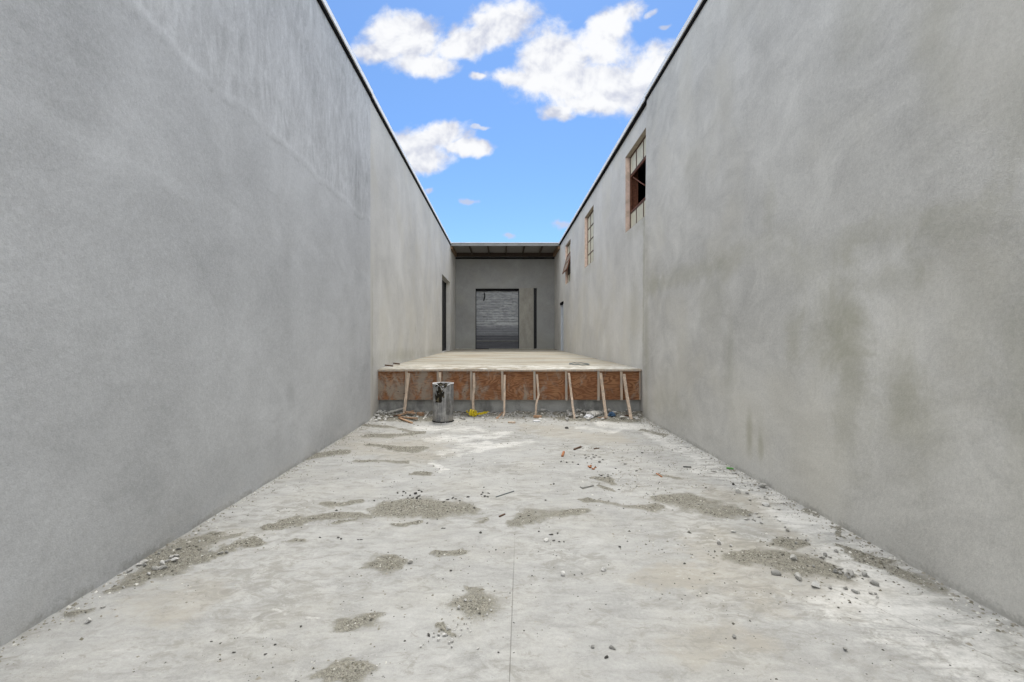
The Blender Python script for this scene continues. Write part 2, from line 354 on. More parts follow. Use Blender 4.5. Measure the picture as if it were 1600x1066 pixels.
MAT['deck'] = mat_conc('deck_concrete', (0.37, 0.35, 0.295), 'deck')
MAT['base'] = mat_conc('dock_base', (0.40, 0.40, 0.38), 'base')
MAT['ground'] = mat_conc('ground', (0.30, 0.30, 0.28), 'plain')

def mat_gravel():
    m, n, b = new_mat('loose_grit')
    t = n.attr('tone')
    c = n.node('ShaderNodeValToRGB'); n.put(c.inputs[0], t)
    e = c.color_ramp.elements
    e[0].position = 0.0; e[0].color = (0.05, 0.047, 0.042, 1); e[1].position = 1.0; e[1].color = (0.68, 0.67, 0.63, 1)
    for p, k in ((0.22, (0.10, 0.095, 0.08)), (0.30, (0.16, 0.15, 0.115)), (0.75, (0.31, 0.29, 0.245)), (0.86, (0.55, 0.54, 0.49))):
        q = e.new(p); q.color = (*k, 1)
    finish(n, b, c.outputs[0], 0.92, None, 0, 0.15)
    return m
MAT['grit'] = mat_gravel()

# ------------------------------------------------------------------ object helpers
ROOT = {}
def link(o): C.objects.link(o); return o
def tag(o, label=None, cat=None, group=None, kind=None):
    if label: o['label'] = label
    if cat: o['category'] = cat
    if group: o['group'] = group
    if kind: o['kind'] = kind
    return o
def thing(name, label, cat, loc=(0, 0, 0), group=None):
    o = bpy.data.objects.new(name, None); o.empty_display_size = 0.2
    o.location = loc; link(o); ROOT[o.name] = Vector(loc)
    return tag(o, label, cat, group)
def base_of(o):
    v = Vector((0, 0, 0))
    while o is not None: v += o.location; o = o.parent
    return v
def obj(name, bm, mat, parent=None, loc=None, smooth=False, bevel=0.0):
    """bm in world coordinates; the object's origin is its parent's base (or loc)"""
    org = base_of(parent) if parent is not None else Vector(loc or (0, 0, 0))
    if loc is not None and parent is not None: org = Vector(loc)
    for v in bm.verts: v.co -= org
    if bevel:
        bmesh.ops.bevel(bm, geom=[e for e in bm.edges], offset=bevel, segments=1, affect='EDGES', clamp_overlap=True)
    bmesh.ops.recalc_face_normals(bm, faces=bm.faces[:])
    me = bpy.data.meshes.new(name); bm.to_mesh(me); bm.free()
    if isinstance(mat, (list, tuple)):
        for x in mat: me.materials.append(x)
    else: me.materials.append(mat)
    if smooth:
        for p in me.polygons: p.use_smooth = True
    o = bpy.data.objects.new(name, me); link(o)
    if parent is not None:
        o.parent = parent
        o.location = org - base_of(parent)
    else: o.location = org
    return o
def box(bm, x0, x1, y0, y1, z0, z1):
    vs = [bm.verts.new((x, y, z)) for x in (x0, x1) for y in (y0, y1) for z in (z0, z1)]
    for f in ((0, 1, 3, 2), (4, 6, 7, 5), (0, 4, 5, 1), (2, 3, 7, 6), (0, 2, 6, 4), (1, 5, 7, 3)):
        bm.faces.new([vs[i] for i in f])
    return vs
def prism(bm, pts, w, d, twist=0.0, taper=1.0):
    """rectangular bar along a polyline; w across x-ish, d across the other side"""
    rings = []
    n = len(pts)
    for i, p in enumerate(pts):
        a = pts[max(i - 1, 0)]; b = pts[min(i + 1, n - 1)]
        t = (b - a).normalized()
        up = Vector((1, 0, 0)) if abs(t.x) < 0.8 else Vector((0, 0, 1))
        s = (up - t * up.dot(t)).normalized(); u = t.cross(s)
        k = 1 + (taper - 1) * i / (n - 1)
        rings.append([bm.verts.new(p + s * sx * w * k / 2 + u * sy * d * k / 2) for sx, sy in ((-1, -1), (1, -1), (1, 1), (-1, 1))])
    for i in range(n - 1):
        for j in range(4):
            bm.faces.new((rings[i][j], rings[i][(j + 1) % 4], rings[i + 1][(j + 1) % 4], rings[i + 1][j]))
    bm.faces.new(rings[0][::-1]); bm.faces.new(rings[-1])
def tube(bm, pts, r, seg=8, closed=False):
    rings = []; n = len(pts)
    for i, p in enumerate(pts):
        a = pts[(i - 1) % n] if closed else pts[max(i - 1, 0)]
        b = pts[(i + 1) % n] if closed else pts[min(i + 1, n - 1)]
        t = (b - a).normalized()
        up = Vector((0, 0, 1)) if abs(t.z) < 0.9 else Vector((1, 0, 0))
        s = t.cross(up).normalized(); u = s.cross(t)
        rings.append([bm.verts.new(p + (s * math.cos(k * 2 * math.pi / seg) + u * math.sin(k * 2 * math.pi / seg)) * r) for k in range(seg)])
    for i in range(n if closed else n - 1):
        A, B = rings[i], rings[(i + 1) % n]
        for j in range(seg): bm.faces.new((A[j], A[(j + 1) % seg], B[(j + 1) % seg], B[j]))
    if not closed: bm.faces.new(rings[0][::-1]); bm.faces.new(rings[-1])

def wall_x(bm, x0, x1, y0, y1, z0, z1, holes):
    """wall between planes x0..x1 with real openings (holes: y0,y1,z0,z1), built as butted, welded cells"""
    ys = sorted({y0, y1, *[h[0] for h in holes], *[h[1] for h in holes]})
    zs = sorted({z0, z1, *[h[2] for h in holes], *[h[3] for h in holes]})
    def solid(i, j):
        if i < 0 or j < 0 or i >= len(ys) - 1 or j >= len(zs) - 1: return False
        cy, cz = (ys[i] + ys[i + 1]) / 2, (zs[j] + zs[j + 1]) / 2
        return not any(h[0] < cy < h[1] and h[2] < cz < h[3] for h in holes)
    V = {}
    def v(x, y, z):
        k = (round(x, 5), round(y, 5), round(z, 5))
        if k not in V: V[k] = bm.verts.new((x, y, z))
        return V[k]
    for i in range(len(ys) - 1):
        for j in range(len(zs) - 1):
            if not solid(i, j): continue
            a, b, c, d = ys[i], ys[i + 1], zs[j], zs[j + 1]
            for x in (x0, x1): bm.faces.new((v(x, a, c), v(x, b, c), v(x, b, d), v(x, a, d)))
            for (di, dj, p, q) in ((-1, 0, (a, c), (a, d)), (1, 0, (b, c), (b, d)), (0, -1, (a, c), (b, c)), (0, 1, (a, d), (b, d))):
                if not solid(i + di, j + dj):
                    bm.faces.new((v(x0, *p), v(x1, *p), v(x1, *q), v(x0, *q)))
def wall_y(bm, y0, y1, x0, x1, z0, z1, holes):
    b2 = bmesh.new(); wall_x(b2, y0, y1, x0, x1, z0, z1, holes)
    for v in b2.verts: v.co = Vector((v.co.y, v.co.x, v.co.z))
    me = bpy.data.meshes.new('tmp'); b2.to_mesh(me); b2.free(); bm.from_mesh(me); bpy.data.meshes.remove(me)

# ------------------------------------------------------------------ ground and floor
bm = bmesh.new()
bmesh.ops.create_grid(bm, x_segments=4, y_segments=4, size=900)
for v in bm.verts: v.co.z = -0.06
tag(obj('ground', bm, MAT['ground']), kind='structure')

def vnoise(x, y, seed=0):
    xi = np.floor(x).astype(np.int64); yi = np.floor(y).astype(np.int64)
    fx = x - xi; fy = y - yi
    fx = fx * fx * (3 - 2 * fx); fy = fy * fy * (3 - 2 * fy)
    def h(a, b):
        k = (a * 374761393 + b * 668265263 + seed * 974711) & 0x7fffffff
        k = ((k ^ (k >> 13)) * 1274126177) & 0x7fffffff
        return ((k ^ (k >> 16)) & 0xffff) / 65535.0
    return (h(xi, yi) * (1 - fx) + h(xi + 1, yi) * fx) * (1 - fy) + (h(xi, yi + 1) * (1 - fx) + h(xi + 1, yi + 1) * fx) * fy
def fbm(x, y, seed=0, oct=4):
    s = 0; a = 0.5; t = 0
    for i in range(oct):
        s = s + a * vnoise(x * 2 ** i, y * 2 ** i, seed + i); t += a; a *= 0.55
    return s / t

# patches read off the photograph: polylines of (px, py, half height, strength)
SAND = [[(180, 918, 4), (205, 906, 7), (240, 892, 9), (275, 872, 13), (300, 853, 14), (332, 838, 8)],
        [(300, 876, 4), (350, 863, 6), (385, 852, 5), (412, 845, 3)], [(330, 850, 4), (378, 841, 2)],
        [(250, 866, 3), (285, 848, 3)], [(118, 955, 5), (150, 945, 4)],
        [(420, 825, 4), (450, 818, 5), (490, 809, 5), (540, 806, 5), (585, 807, 4)], [(530, 818, 2), (562, 812, 3)],
        [(507, 789, 3), (562, 782, 4)], [(590, 803, 6), (622, 796, 11), (655, 790, 13), (690, 795, 12), (735, 797, 8)],
        [(605, 816, 2), (630, 819, 4), (660, 816, 2)], [(752, 816, 4), (758, 812, 3)],
        [(800, 822, 3), (826, 813, 7), (845, 801, 12), (866, 803, 7)], [(880, 801, 5), (908, 799, 5)],
        [(905, 784, 3), (960, 789, 4), (1015, 795, 5)], [(1030, 782, 9), (1070, 786, 13), (1115, 794, 12), (1160, 806, 7)],
        [(585, 881, 6), (603, 879, 12), (618, 876, 10)], [(570, 887, 2), (590, 884, 3)], [(685, 862, 4), (707, 861, 5), (722, 861, 3)],
        [(733, 922, 5), (742, 943, 19), (755, 938, 14)], [(548, 976, 8), (565, 970, 12), (580, 966, 8)], [(520, 1046, 10), (555, 1040, 14)],
        [(1145, 868, 6), (1200, 872, 13), (1250, 880, 14), (1300, 894, 10), (1335, 908, 6)], [(1215, 846, 6), (1240, 852, 7)],
        [(1300, 852, 3), (1350, 868, 5), (1400, 886, 4)],
        [(1412, 896, 6), (1442, 905, 10), (1478, 916, 9)], [(1255, 795, 3), (1280, 802, 3)],
        [(455, 849, 3), (480, 847, 3)], [(465, 722, 2), (500, 712, 4), (540, 706, 3)], [(560, 664, 2), (610, 668, 2), (650, 676, 2)],
        [(572, 682, 3), (620, 680, 2), (660, 676, 2)], [(555, 721, 2), (600, 722, 2), (640, 724, 2)], [(575, 695, 2), (625, 702, 4), (660, 702, 3)],
        [(1190, 660, 2), (1020, 663, 2)] if False else [(1005, 672, 2), (1040, 680, 2)], [(650, 741, 3), (670, 743, 3)],
        [(690, 975, 3), (700, 985, 2)], [(1345, 825, 2), (1260, 790, 2)] if False else [(1296, 823, 1.5), (1318, 836, 2)],
        [(1020, 743, 2), (1055, 746, 3)], [(925, 746, 2), (955, 752, 3)], [(930, 760, 2), (960, 765, 2)], [(590, 655, 3), (680, 657, 3)], [(880, 655, 3), (1000, 657, 3)]]
TANP = [[(1010, 905, 10), (1055, 898, 16), (1095, 905, 10)], [(1100, 850, 20), (1200, 905, 40), (1320, 930, 25)], [(1120, 770, 12), (1200, 790, 16)],
        [(1185, 800, 10), (1250, 845, 14)], [(300, 850, 16), (360, 838, 10)], [(560, 690, 22), (660, 700, 20)], [(830, 670, 8), (960, 690, 12)], [(230, 960, 24), (330, 930, 20)],
        [(1050, 1005, 25), (1150, 1000, 25)]]
DUSTP = [[(650, 669, 4), (700, 667, 6), (745, 671, 5)], [(660, 690, 3), (710, 684, 6), (760, 682, 5), (800, 676, 3)], [(690, 709, 4), (720, 700, 5), (760, 694, 4)], [(720, 712, 3), (775, 697, 3), (830, 690, 3)],
         [(680, 726, 2), (692, 733, 2)], [(940, 662, 4), (1000, 668, 6), (1050, 690, 9), (1110, 722, 12)], [(1090, 735, 6), (1150, 745, 9), (1210, 778, 10)],
         [(1215, 800, 14), (1290, 838, 20), (1360, 878, 26), (1440, 950, 30)], [(1340, 935, 24), (1450, 985, 42), (1600, 1050, 40)], [(1110, 760, 5), (1180, 775, 6)],
         [(900, 668, 3), (960, 675, 4)], [(392, 968, 2), (404, 966, 2)], [(418, 956, 2), (424, 960, 3)], [(462, 966, 2), (474, 972, 3)],
         [(560, 655, 3), (600, 657, 3)]]
def patch(px, py, X, Y, polys, amp, warp, seed, shrink=1.0):
    """soft field round each polyline, its outline torn by domain-warped noise; warp in floor metres"""
    k = F / np.maximum(Y, 0.6)
    wx = ((fbm(X * 3.2, Y * 3.2, seed, 5) - 0.5) * 2 * warp + (fbm(X * 15, Y * 15, seed + 3, 3) - 0.5) * 0.5 * warp) * k
    wy = ((fbm(X * 3.2, Y * 3.2, seed + 17, 5) - 0.5) * 2 * warp + (fbm(X * 15, Y * 15, seed + 5, 3) - 0.5) * 0.5 * warp) * k * CAMH / np.maximum(Y, 0.6)
    nz = (fbm(X * 2.6, Y * 2.6, seed + 31, 6) - 0.5) * 2
    qx0, qy0 = px + wx, py + wy
    out = np.zeros_like(px)
    for poly in polys:
        best = np.full(px.shape, 9.0)
        for (a, b) in zip(poly[:-1], poly[1:]):
            dx, dy = b[0] - a[0], (b[1] - a[1])
            asp = 0.45                                    # patches lie flat: wider than they look tall
            ex, ey = dx * asp, dy
            qx, qy = (qx0 - a[0]) * asp, (qy0 - a[1])
            t = np.clip((qx * ex + qy * ey) / (ex * ex + ey * ey + 1e-9), 0, 1)
            r = a[2] + (b[2] - a[2]) * t
            best = np.minimum(best, np.sqrt((qx - t * ex) ** 2 + (qy - t * ey) ** 2) / (r * shrink))
        f = np.clip(1.75 - best, 0, 1.2) / 1.5
        out = np.maximum(out, np.where(f > 0, f + nz * amp * np.minimum(1, f * 2.5), 0))
    return np.clip(out, 0, 1)

nx, ny = 366, 560
xs = np.linspace(-2.64, 2.93, nx); ys = np.concatenate([np.linspace(-5.0, 1.9, 60), np.linspace(1.9, YD + 0.03, ny + 1)[1:]])
X, Y = np.meshgrid(xs, ys)
Yc = np.maximum(Y, 0.6)
PX = X / Yc * F + VX; PY = VY + CAMH / Yc * F
vis = (Y > 1.95)
sand = patch(PX, PY, X, Y, SAND, 0.66, 0.13, 3, 0.82) * vis
tan = patch(PX, PY, X, Y, TANP, 0.5, 0.22, 23) * vis
dust = patch(PX, PY, X, Y, DUSTP, 0.5, 0.16, 41) * vis
# rubble berm along the foot of the dock and thin drift along both walls
berm = np.clip((Y - 9.4) / 0.6, 0, 1) ** 1.3 * (0.5 + 0.9 * fbm(X * 3.1, Y * 3, 77, 4))
drift = np.clip(1 - (WR - 0.01 - X) / 0.10, 0, 1) + np.clip(1 - (X + WL - 0.01) / 0.05, 0, 1)
sand = np.maximum(sand, np.clip((berm - 0.15) * 1.5, 0, 0.8) * np.clip((fbm(X * 5, Y * 5, 5, 4) - 0.36) * 6, 0, 1))
rough = fbm(X * 30, Y * 30, 51, 3)
sand_h = np.clip(sand - 0.25, 0, 1) * 1.2
Z = sand_h * (0.004 + 0.009 * fbm(X * 14, Y * 14, 61, 4)) + sand_h * 0.006 * rough + berm * 0.085 + np.clip(drift, 0, 1) ** 2 * 0.012 * fbm(X * 8, Y * 8, 8, 3)
Z += (fbm(X * 0.9, Y * 0.9, 90, 3) - 0.5) * 0.006 * (Y < 9.4) + dust * 0.0015 * rough
def hat(x, y):
    i = min(max(int(round((x - xs[0]) / (xs[-1] - xs[0]) * (nx - 1))), 0), nx - 1)
    j = int(np.clip(np.searchsorted(ys, y), 0, len(ys) - 1))
    return float(Z[j, i])
nv = X.size; rows = len(ys)
me = bpy.data.meshes.new('alley_floor')
co = np.stack([X.ravel(), Y.ravel(), Z.ravel()], 1).astype(np.float32)
me.vertices.add(nv); me.vertices.foreach_set('co', co.ravel())
I = np.arange(nv).reshape(rows, nx)
quads = np.stack([I[:-1, :-1], I[:-1, 1:], I[1:, 1:], I[1:, :-1]], -1).reshape(-1, 4)
me.loops.add(quads.size); me.loops.foreach_set('vertex_index', quads.ravel().astype(np.int32))
me.polygons.add(len(quads)); me.polygons.foreach_set('loop_start', (np.arange(len(quads)) * 4).astype(np.int32))
me.polygons.foreach_set('use_smooth', np.ones(len(quads), dtype=bool))
me.update(calc_edges=True)
for nm, arr in (('sand', sand), ('tan', tan), ('dust', dust)):
    a = me.attributes.new(nm, 'FLOAT', 'POINT'); a.data.foreach_set('value', arr.ravel().astype(np.float32))
me.materials.append(MAT['floor'])
fo = link(bpy.data.objects.new('alley_floor', me)); tag(fo, kind='structure')

# loose grit: uncountable, one object
def grit():
    P = []; 
    w = np.clip(sand.ravel() - 0.28, 0, 1) * (Y.ravel() < 10.0)
    cell = (1.0 + 0 * w)
    wt = w ** 2; wt = wt / wt.sum()
    idx = rng.choice(nv, 9000, p=wt)
    for i in idx:
        P.append((co[i, 0] + rng.normal(0, 0.012), co[i, 1] + rng.normal(0, 0.012), abs(rng.normal(0.0026, 0.0026)) + 0.0013, 0.16 + rng.random() ** 1.4 * 0.72))
    # crumbs that have rolled off the patches
    idx = rng.choice(nv, 3200, p=wt)
    for i in idx:
        P.append((co[i, 0] + rng.normal(0, 0.11), co[i, 1] + rng.normal(0, 0.085), abs(rng.normal(0.0032, 0.003)) + 0.0015, 0.9 * rng.random()))
    # coarser crumbs strewn over the right side and the middle distance
    for k in range(2600):
        x, y = (rng.uniform(0.9, 2.8), rng.uniform(2.9, 7.2)) if rng.random() < 0.62 else (rng.uniform(-2.4, 2.6), rng.uniform(5.0, 9.6))
        if fbm(np.array([x * 2.1]), np.array([y * 2.1]), 71, 3)[0] < 0.47: continue
        P.append((x, y, abs(rng.normal(0.0045, 0.0032)) + 0.0016, 0.25 * rng.random() if rng.random() < 0.4 else 0.3 + 0.65 * rng.random()))
    # drift at the foot of both walls and the dock
    for k in range(2600):
        y = rng.uniform(2.2, 9.9); s = rng.random() < 0.62
        x = (WR - abs(rng.exponential(0.10)) - 0.01) if s else (-WL + abs(rng.exponential(0.06)) + 0.01)
        P.append((x, y, abs(rng.normal(0.004, 0.004)) + 0.0016, 0.25 + 0.7 * rng.random()))
    for k in range(2300):
        x = rng.uniform(-2.55, 2.8); y = 10.05 - abs(rng.exponential(0.22))
        P.append((x, y, abs(rng.normal(0.006, 0.007)) + 0.003, 0.2 + 0.8 * rng.random()))
    # sprinkled everywhere, dark specks mostly
    for k in range(4200):
        x = rng.uniform(-2.55, 2.8); y = 2.0 + 8 * rng.random() ** 1.3
        if fbm(np.array([x * 1.3]), np.array([y * 1.3]), 33, 3)[0] < 0.42: continue
        P.append((x, y, abs(rng.normal(0.0022, 0.0022)) + 0.0012, 0.22 * rng.random() if rng.random() < 0.55 else 0.3 + 0.6 * rng.random()))
    base = np.array([(1, 0, 0), (-0.3, 0.9, 0), (-0.8, -0.75, 0.05), (0.15, -0.95, 0), (0.2, 0.15, 0.85), (-0.25, -0.1, 0.75)], dtype=np.float32)
    tri = np.array([(0, 1, 4), (1, 5, 4), (1, 2, 5), (2, 3, 5), (3, 4, 5), (3, 0, 4)])
    n = len(P); P = np.array(P)
    zs = np.array([hat(a, b) for a, b in P[:, :2]])
    V = np.repeat(base[None], n, 0) * (1 + rng.normal(0, 0.22, (n, 6, 3)))
    ang = rng.uniform(0, 6.28, n); c, s = np.cos(ang), np.sin(ang)
    sx = P[:, 2] * rng.uniform(0.8, 1.5, n); sy = P[:, 2]
    vx = V[:, :, 0] * sx[:, None]; vy = V[:, :, 1] * sy[:, None]
    W = np.stack([vx * c[:, None] - vy * s[:, None] + P[:, :1], vx * s[:, None] + vy * c[:, None] + P[:, 1:2], V[:, :, 2] * P[:, 2:3] * 0.9 + zs[:, None] - 0.0004], -1)
    T = (tri[None] + (np.arange(n) * 6)[:, None, None]).reshape(-1, 3)
    me = bpy.data.meshes.new('loose_grit')
    me.vertices.add(n * 6); me.vertices.foreach_set('co', W.reshape(-1).astype(np.float32))
    me.loops.add(T.size); me.loops.foreach_set('vertex_index', T.ravel().astype(np.int32))
    me.polygons.add(len(T)); me.polygons.foreach_set('loop_start', (np.arange(len(T)) * 3).astype(np.int32))
    me.update(calc_edges=True)
    a = me.attributes.new('tone', 'FLOAT', 'POINT'); a.data.foreach_set('value', np.repeat(P[:, 3], 6).astype(np.float32))
    me.materials.append(MAT['grit'])
    tag(link(bpy.data.objects.new('loose_grit', me)), 'loose sandy grit and crumbs scattered over the alley floor', 'grit', kind='stuff')
grit()

# ------------------------------------------------------------------ buildings
Y0 = -5.0; YE = 34.0
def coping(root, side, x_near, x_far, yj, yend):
    """black strip painting the shade under the overhang, with a white metal cap above it"""
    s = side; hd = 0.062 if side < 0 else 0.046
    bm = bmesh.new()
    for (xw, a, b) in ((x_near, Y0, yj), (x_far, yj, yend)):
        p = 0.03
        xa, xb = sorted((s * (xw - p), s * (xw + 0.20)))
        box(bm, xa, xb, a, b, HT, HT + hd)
    obj('shade_strip', bm, MAT['black_trim_and_shade'], root)  # black colour stands in for the shaded underside of the coping
    bm = bmesh.new()
    for (xw, a, b) in ((x_near, Y0, yj), (x_far, yj, yend)):
        xa, xb = sorted((s * (xw - 0.05), s * (xw + 0.26)))
        box(bm, xa, xb, a, b, HT + hd + 0.002, HT + hd + 0.09)
    obj('coping', bm, MAT['white_cap'], root)
def shell(root, xin, xout, ya=Y0, yb=YE):
    """the rest of the building: roof and the three walls away from the alley"""
    s = 1 if xin > 0 else -1
    bm = bmesh.new(); box(bm, *sorted((s * 0.20 + xin, xout)), ya, yb, HT - 0.35, HT - 0.15)
    obj('roof', bm, MAT['roofing'], root)
    bm = bmesh.new()
    box(bm, *sorted((xout - s * 0.2, xout)), ya, yb, -0.05, HT)
    box(bm, *sorted((xin + s * 0.26, xout - s * 0.2)), ya, ya + 0.2, -0.05, HT - 0.36)
    box(bm, *sorted((xin + s * 0.26, xout - s * 0.2)), yb - 0.2, yb, -0.05, HT - 0.36)
    obj('outer_wall', bm, MAT['roofing'], root)

# --- building on the left
LB = thing('warehouse_building', 'grey plastered warehouse along the left of the alley, without any windows', 'building', (-2.7, 8, 0))
bm = bmesh.new(); vs = box(bm, -WL - 0.25, -WL, Y0, 9.5, -0.05, HT)
obj('near_wall', bm, MAT['pl_left'], LB)
DL = (20.9, 24.2, 1.06, 4.47)
bm = bmesh.new(); wall_x(bm, -WLF - 0.256, -WLF, 9.5, YE, -0.05, HT, [DL])
obj('rear_wall', bm, MAT['pl_fleft'], LB)
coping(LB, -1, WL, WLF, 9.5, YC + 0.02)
shell(LB, -WL, -15.0)
bm = bmesh.new()
xd = -WLF - 0.26
N = 40
for k in range(N):
    z0 = DL[2] - 0.02 + (DL[3] + 0.05 - DL[2]) * k / N; z1 = DL[2] - 0.02 + (DL[3] + 0.05 - DL[2]) * (k + 1) / N
    a = [(xd, z0), (xd + 0.014, z0 + (z1 - z0) * .35), (xd + 0.014, z0 + (z1 - z0) * .65), (xd, z1)]
    for p, q in zip(a[:-1], a[1:]):
        v = [bm.verts.new((p[0] - 0.004, yy, p[1])) for yy in (DL[0] - 0.02, DL[1] + 0.02)] + [bm.verts.new((q[0] - 0.004, yy, q[1])) for yy in (DL[1] + 0.02, DL[0] - 0.02)]
        bm.faces.new(v)
bmesh.ops.remove_doubles(bm, verts=bm.verts[:], dist=1e-5)
dd = obj('shutter_door', bm, MAT['dark_steel'], LB)
bm = bmesh.new(); box(bm, xd + 0.012, xd + 0.05, DL[0] + 0.01, DL[1] - 0.01, DL[2] + 0.012, DL[2] + 0.10); obj('bottom_bar', bm, MAT['dark_steel'], dd)
for yy in (DL[0] + 0.003, DL[1] - 0.063):
    bm = bmesh.new(); box(bm, xd + 0.012, xd + 0.055, yy, yy + 0.06, DL[2] + 0.105, DL[3] - 0.003); obj('door_track', bm, MAT['dark_steel'], dd)

# --- building on the right
RB = thing('factory_building', 'warm grey plastered building with three rusty steel windows high in its wall', 'building', (3.0, 8, 0))
bm = bmesh.new(); vs = box(bm, WR, WR + 0.33, Y0, 9.7, -0.05, HT)
for v in vs:
    if v.co.y > 9: v.co.y = 9.86 if v.co.z < 1 else 9.57
obj('near_wall', bm, MAT['pl_right'], RB)
WZ0, WZ1 = 4.14, 5.94
WIN = [(9.79, 11.43), (15.40, 17.08), (20.59, 22.26)]
DR = (22.92, 23.91, 1.06, 3.38)
bm = bmesh.new(); wall_x(bm, WRF, WRF + 0.25, 9.58, YE, -0.05, HT, [(a, b, WZ0, WZ1) for a, b in WIN] + [DR])
obj('rear_wall', bm, MAT['pl_fright'], RB)
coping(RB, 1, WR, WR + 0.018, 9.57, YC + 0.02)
shell(RB, WRF, 15.5)
XF = WRF + 0.105       # window steel plane
def bar(bm, y0, y1, z0, z1, d=0.035, x=XF): box(bm, x, x + d, y0, y1, z0, z1)
def window(a, b, kind, label):
    ph = (WZ1 - WZ0) / 4; pw = (b - a) / 3
    zr = [WZ0 + ph * i for i in range(5)]; yc = [a + pw * i for i in range(4)]
    bm = bmesh.new()
    t = 0.045
    bar(bm, a, a + t, WZ0, WZ1); bar(bm, b - t, b, WZ0, WZ1)
    bar(bm, a + t, b - t, WZ0, WZ0 + t); bar(bm, a + t, b - t, WZ1 - t, WZ1)
    openrows = (1, 2) if kind != 'shut' else ()
    for i in (1, 2, 3):
        if kind != 'shut' and i == 2: continue
        bar(bm, a + t, b - t, zr[i] - 0.016, zr[i] + 0.016, 0.03)
    for r in range(4):
        if r in openrows: continue
        for i in (1, 2):
            z0 = zr[r] + (t if r == 0 else 0.016); z1 = zr[r + 1] - (t if r == 3 else 0.016)
            bar(bm, yc[i] - 0.014, yc[i] + 0.014, z0, z1, 0.028)
    w = obj('window', bm, MAT['rust_dark'], RB); w['label'] = label
    groups = ((0,), (3,)) if openrows else ((0, 1, 2, 3),)
    for rws in groups:
      bm = bmesh.new()
      for r in rws:
        for i in range(3):
            y0, y1 = yc[i] + 0.010, yc[i + 1] - 0.010; z0, z1 = zr[r] + 0.010, zr[r + 1] - 0.010
            j = random.uniform(-.002, .002)
            box(bm, XF + 0.012 + j, XF + 0.017 + j, y0, y1, z0, z1)
      obj('pane', bm, MAT['pane'], w)
    # painted lining of the reveal: far jamb faces the alley mouth
    bm = bmesh.new(); box(bm, WRF + 0.003, XF - 0.002, b - 0.012, b - 0.002, WZ0 + 0.012, WZ1 - 0.012)
    obj('jamb', bm, MAT['jamb'], w)
    bm = bmesh.new(); box(bm, WRF + 0.003, XF - 0.002, a + 0.002, a + 0.012, WZ0 + 0.012, WZ1 - 0.012)
    obj('jamb', bm, MAT['jamb'], w)
    bm = bmesh.new(); box(bm, WRF + 0.004, XF - 0.002, a + 0.002, b - 0.002, WZ1 - 0.011, WZ1 - 0.001); obj('head_lining', bm, MAT['header'], w)
    bm = bmesh.new(); box(bm, WRF + 0.004, XF - 0.002, a + 0.002, b - 0.002, WZ0 + 0.001, WZ0 + 0.011); obj('sill', bm, MAT['header'], w)
    if kind == 'vent':          # awning sash pushed out at the foot
        L = ph * 2 - 0.03; ang = R(15)
        def P(yy, s, o=0.0):    # s along the sash downwards, o outwards thickness
            return Vector((XF - 0.004 - math.sin(ang) * s - math.cos(ang) * o, yy, zr[3] - 0.02 - math.cos(ang) * s + math.sin(ang) * o))
        def slab(bm, y0, y1, s0, s1, o0, o1):
            vs = [bm.verts.new(P(yy, s, o)) for yy in (y0, y1) for s in (s0, s1) for o in (o0, o1)]
            for f in ((0, 1, 3, 2), (4, 6, 7, 5), (0, 4, 5, 1), (2, 3, 7, 6), (0, 2, 6, 4), (1, 5, 7, 3)): bm.faces.new([vs[i] for i in f])
        bm = bmesh.new(); y0, y1 = a + 0.05, b - 0.05
        slab(bm, y0, y0 + .05, 0, L, 0, .035); slab(bm, y1 - .05, y1, 0, L, 0, .035)
        slab(bm, y0 + .05, y1 - .05, 0, .05, 0, .035); slab(bm, y0 + .05, y1 - .05, L - .05, L, 0, .035); slab(bm, y0 + .05, y1 - .05, L / 2 - .015, L / 2 + .015, 0, .03)
        for i in (1, 2): slab(bm, yc[i] - .012, yc[i] + .012, .05, L / 2 - .015, 0, .028); slab(bm, yc[i] - .012, yc[i] + .012, L / 2 + .015, L - .05, 0, .028)
        obj('vent_sash', bm, MAT['rust'], w)
        bm = bmesh.new(); slab(bm, y0 + .045, y1 - .045, .045, L - .045, .012, .018); obj('sash_glass', bm, MAT['header'], w)
    if kind == 'open':          # vent folded in: only its rusted side channel and stay show
        bm = bmesh.new(); box(bm, XF + 0.036, XF + 0.19, b - 0.035, b - 0.004, zr[1] - 0.02, zr[3] + 0.25); obj('side_channel', bm, MAT['rust'], w)
        bm = bmesh.new(); tube(bm, [Vector((XF + 0.05, b - 0.06, zr[3] - 0.03)), Vector((XF + 0.02, b - 0.55, zr[3] - 0.27)), Vector((XF + 0.0, b - 1.2, zr[3] - 0.60))], 0.012); obj('stay_arm', bm, MAT['rust'], w)
        bm = bmesh.new(); bar(bm, a + t, b - t, zr[3] - 0.05, zr[3] - 0.018, 0.028, XF + 0.002); bar(bm, a + t, b - t, zr[1] + 0.018, zr[1] + 0.045, 0.028, XF + 0.002)
        bar(bm, b - t - 0.035, b - t - 0.002, zr[1] + 0.05, zr[3] - 0.055, 0.028, XF + 0.002)
        obj('sash_stop', bm, MAT['rust'], w)
    return w
window(*WIN[0], 'open', 'nearest window, its middle vent open onto a black room')
window(*WIN[1], 'shut', 'middle window, all four rows of panes shut')
window(*WIN[2], 'vent', 'farthest window, its rusty vent pushed outwards')
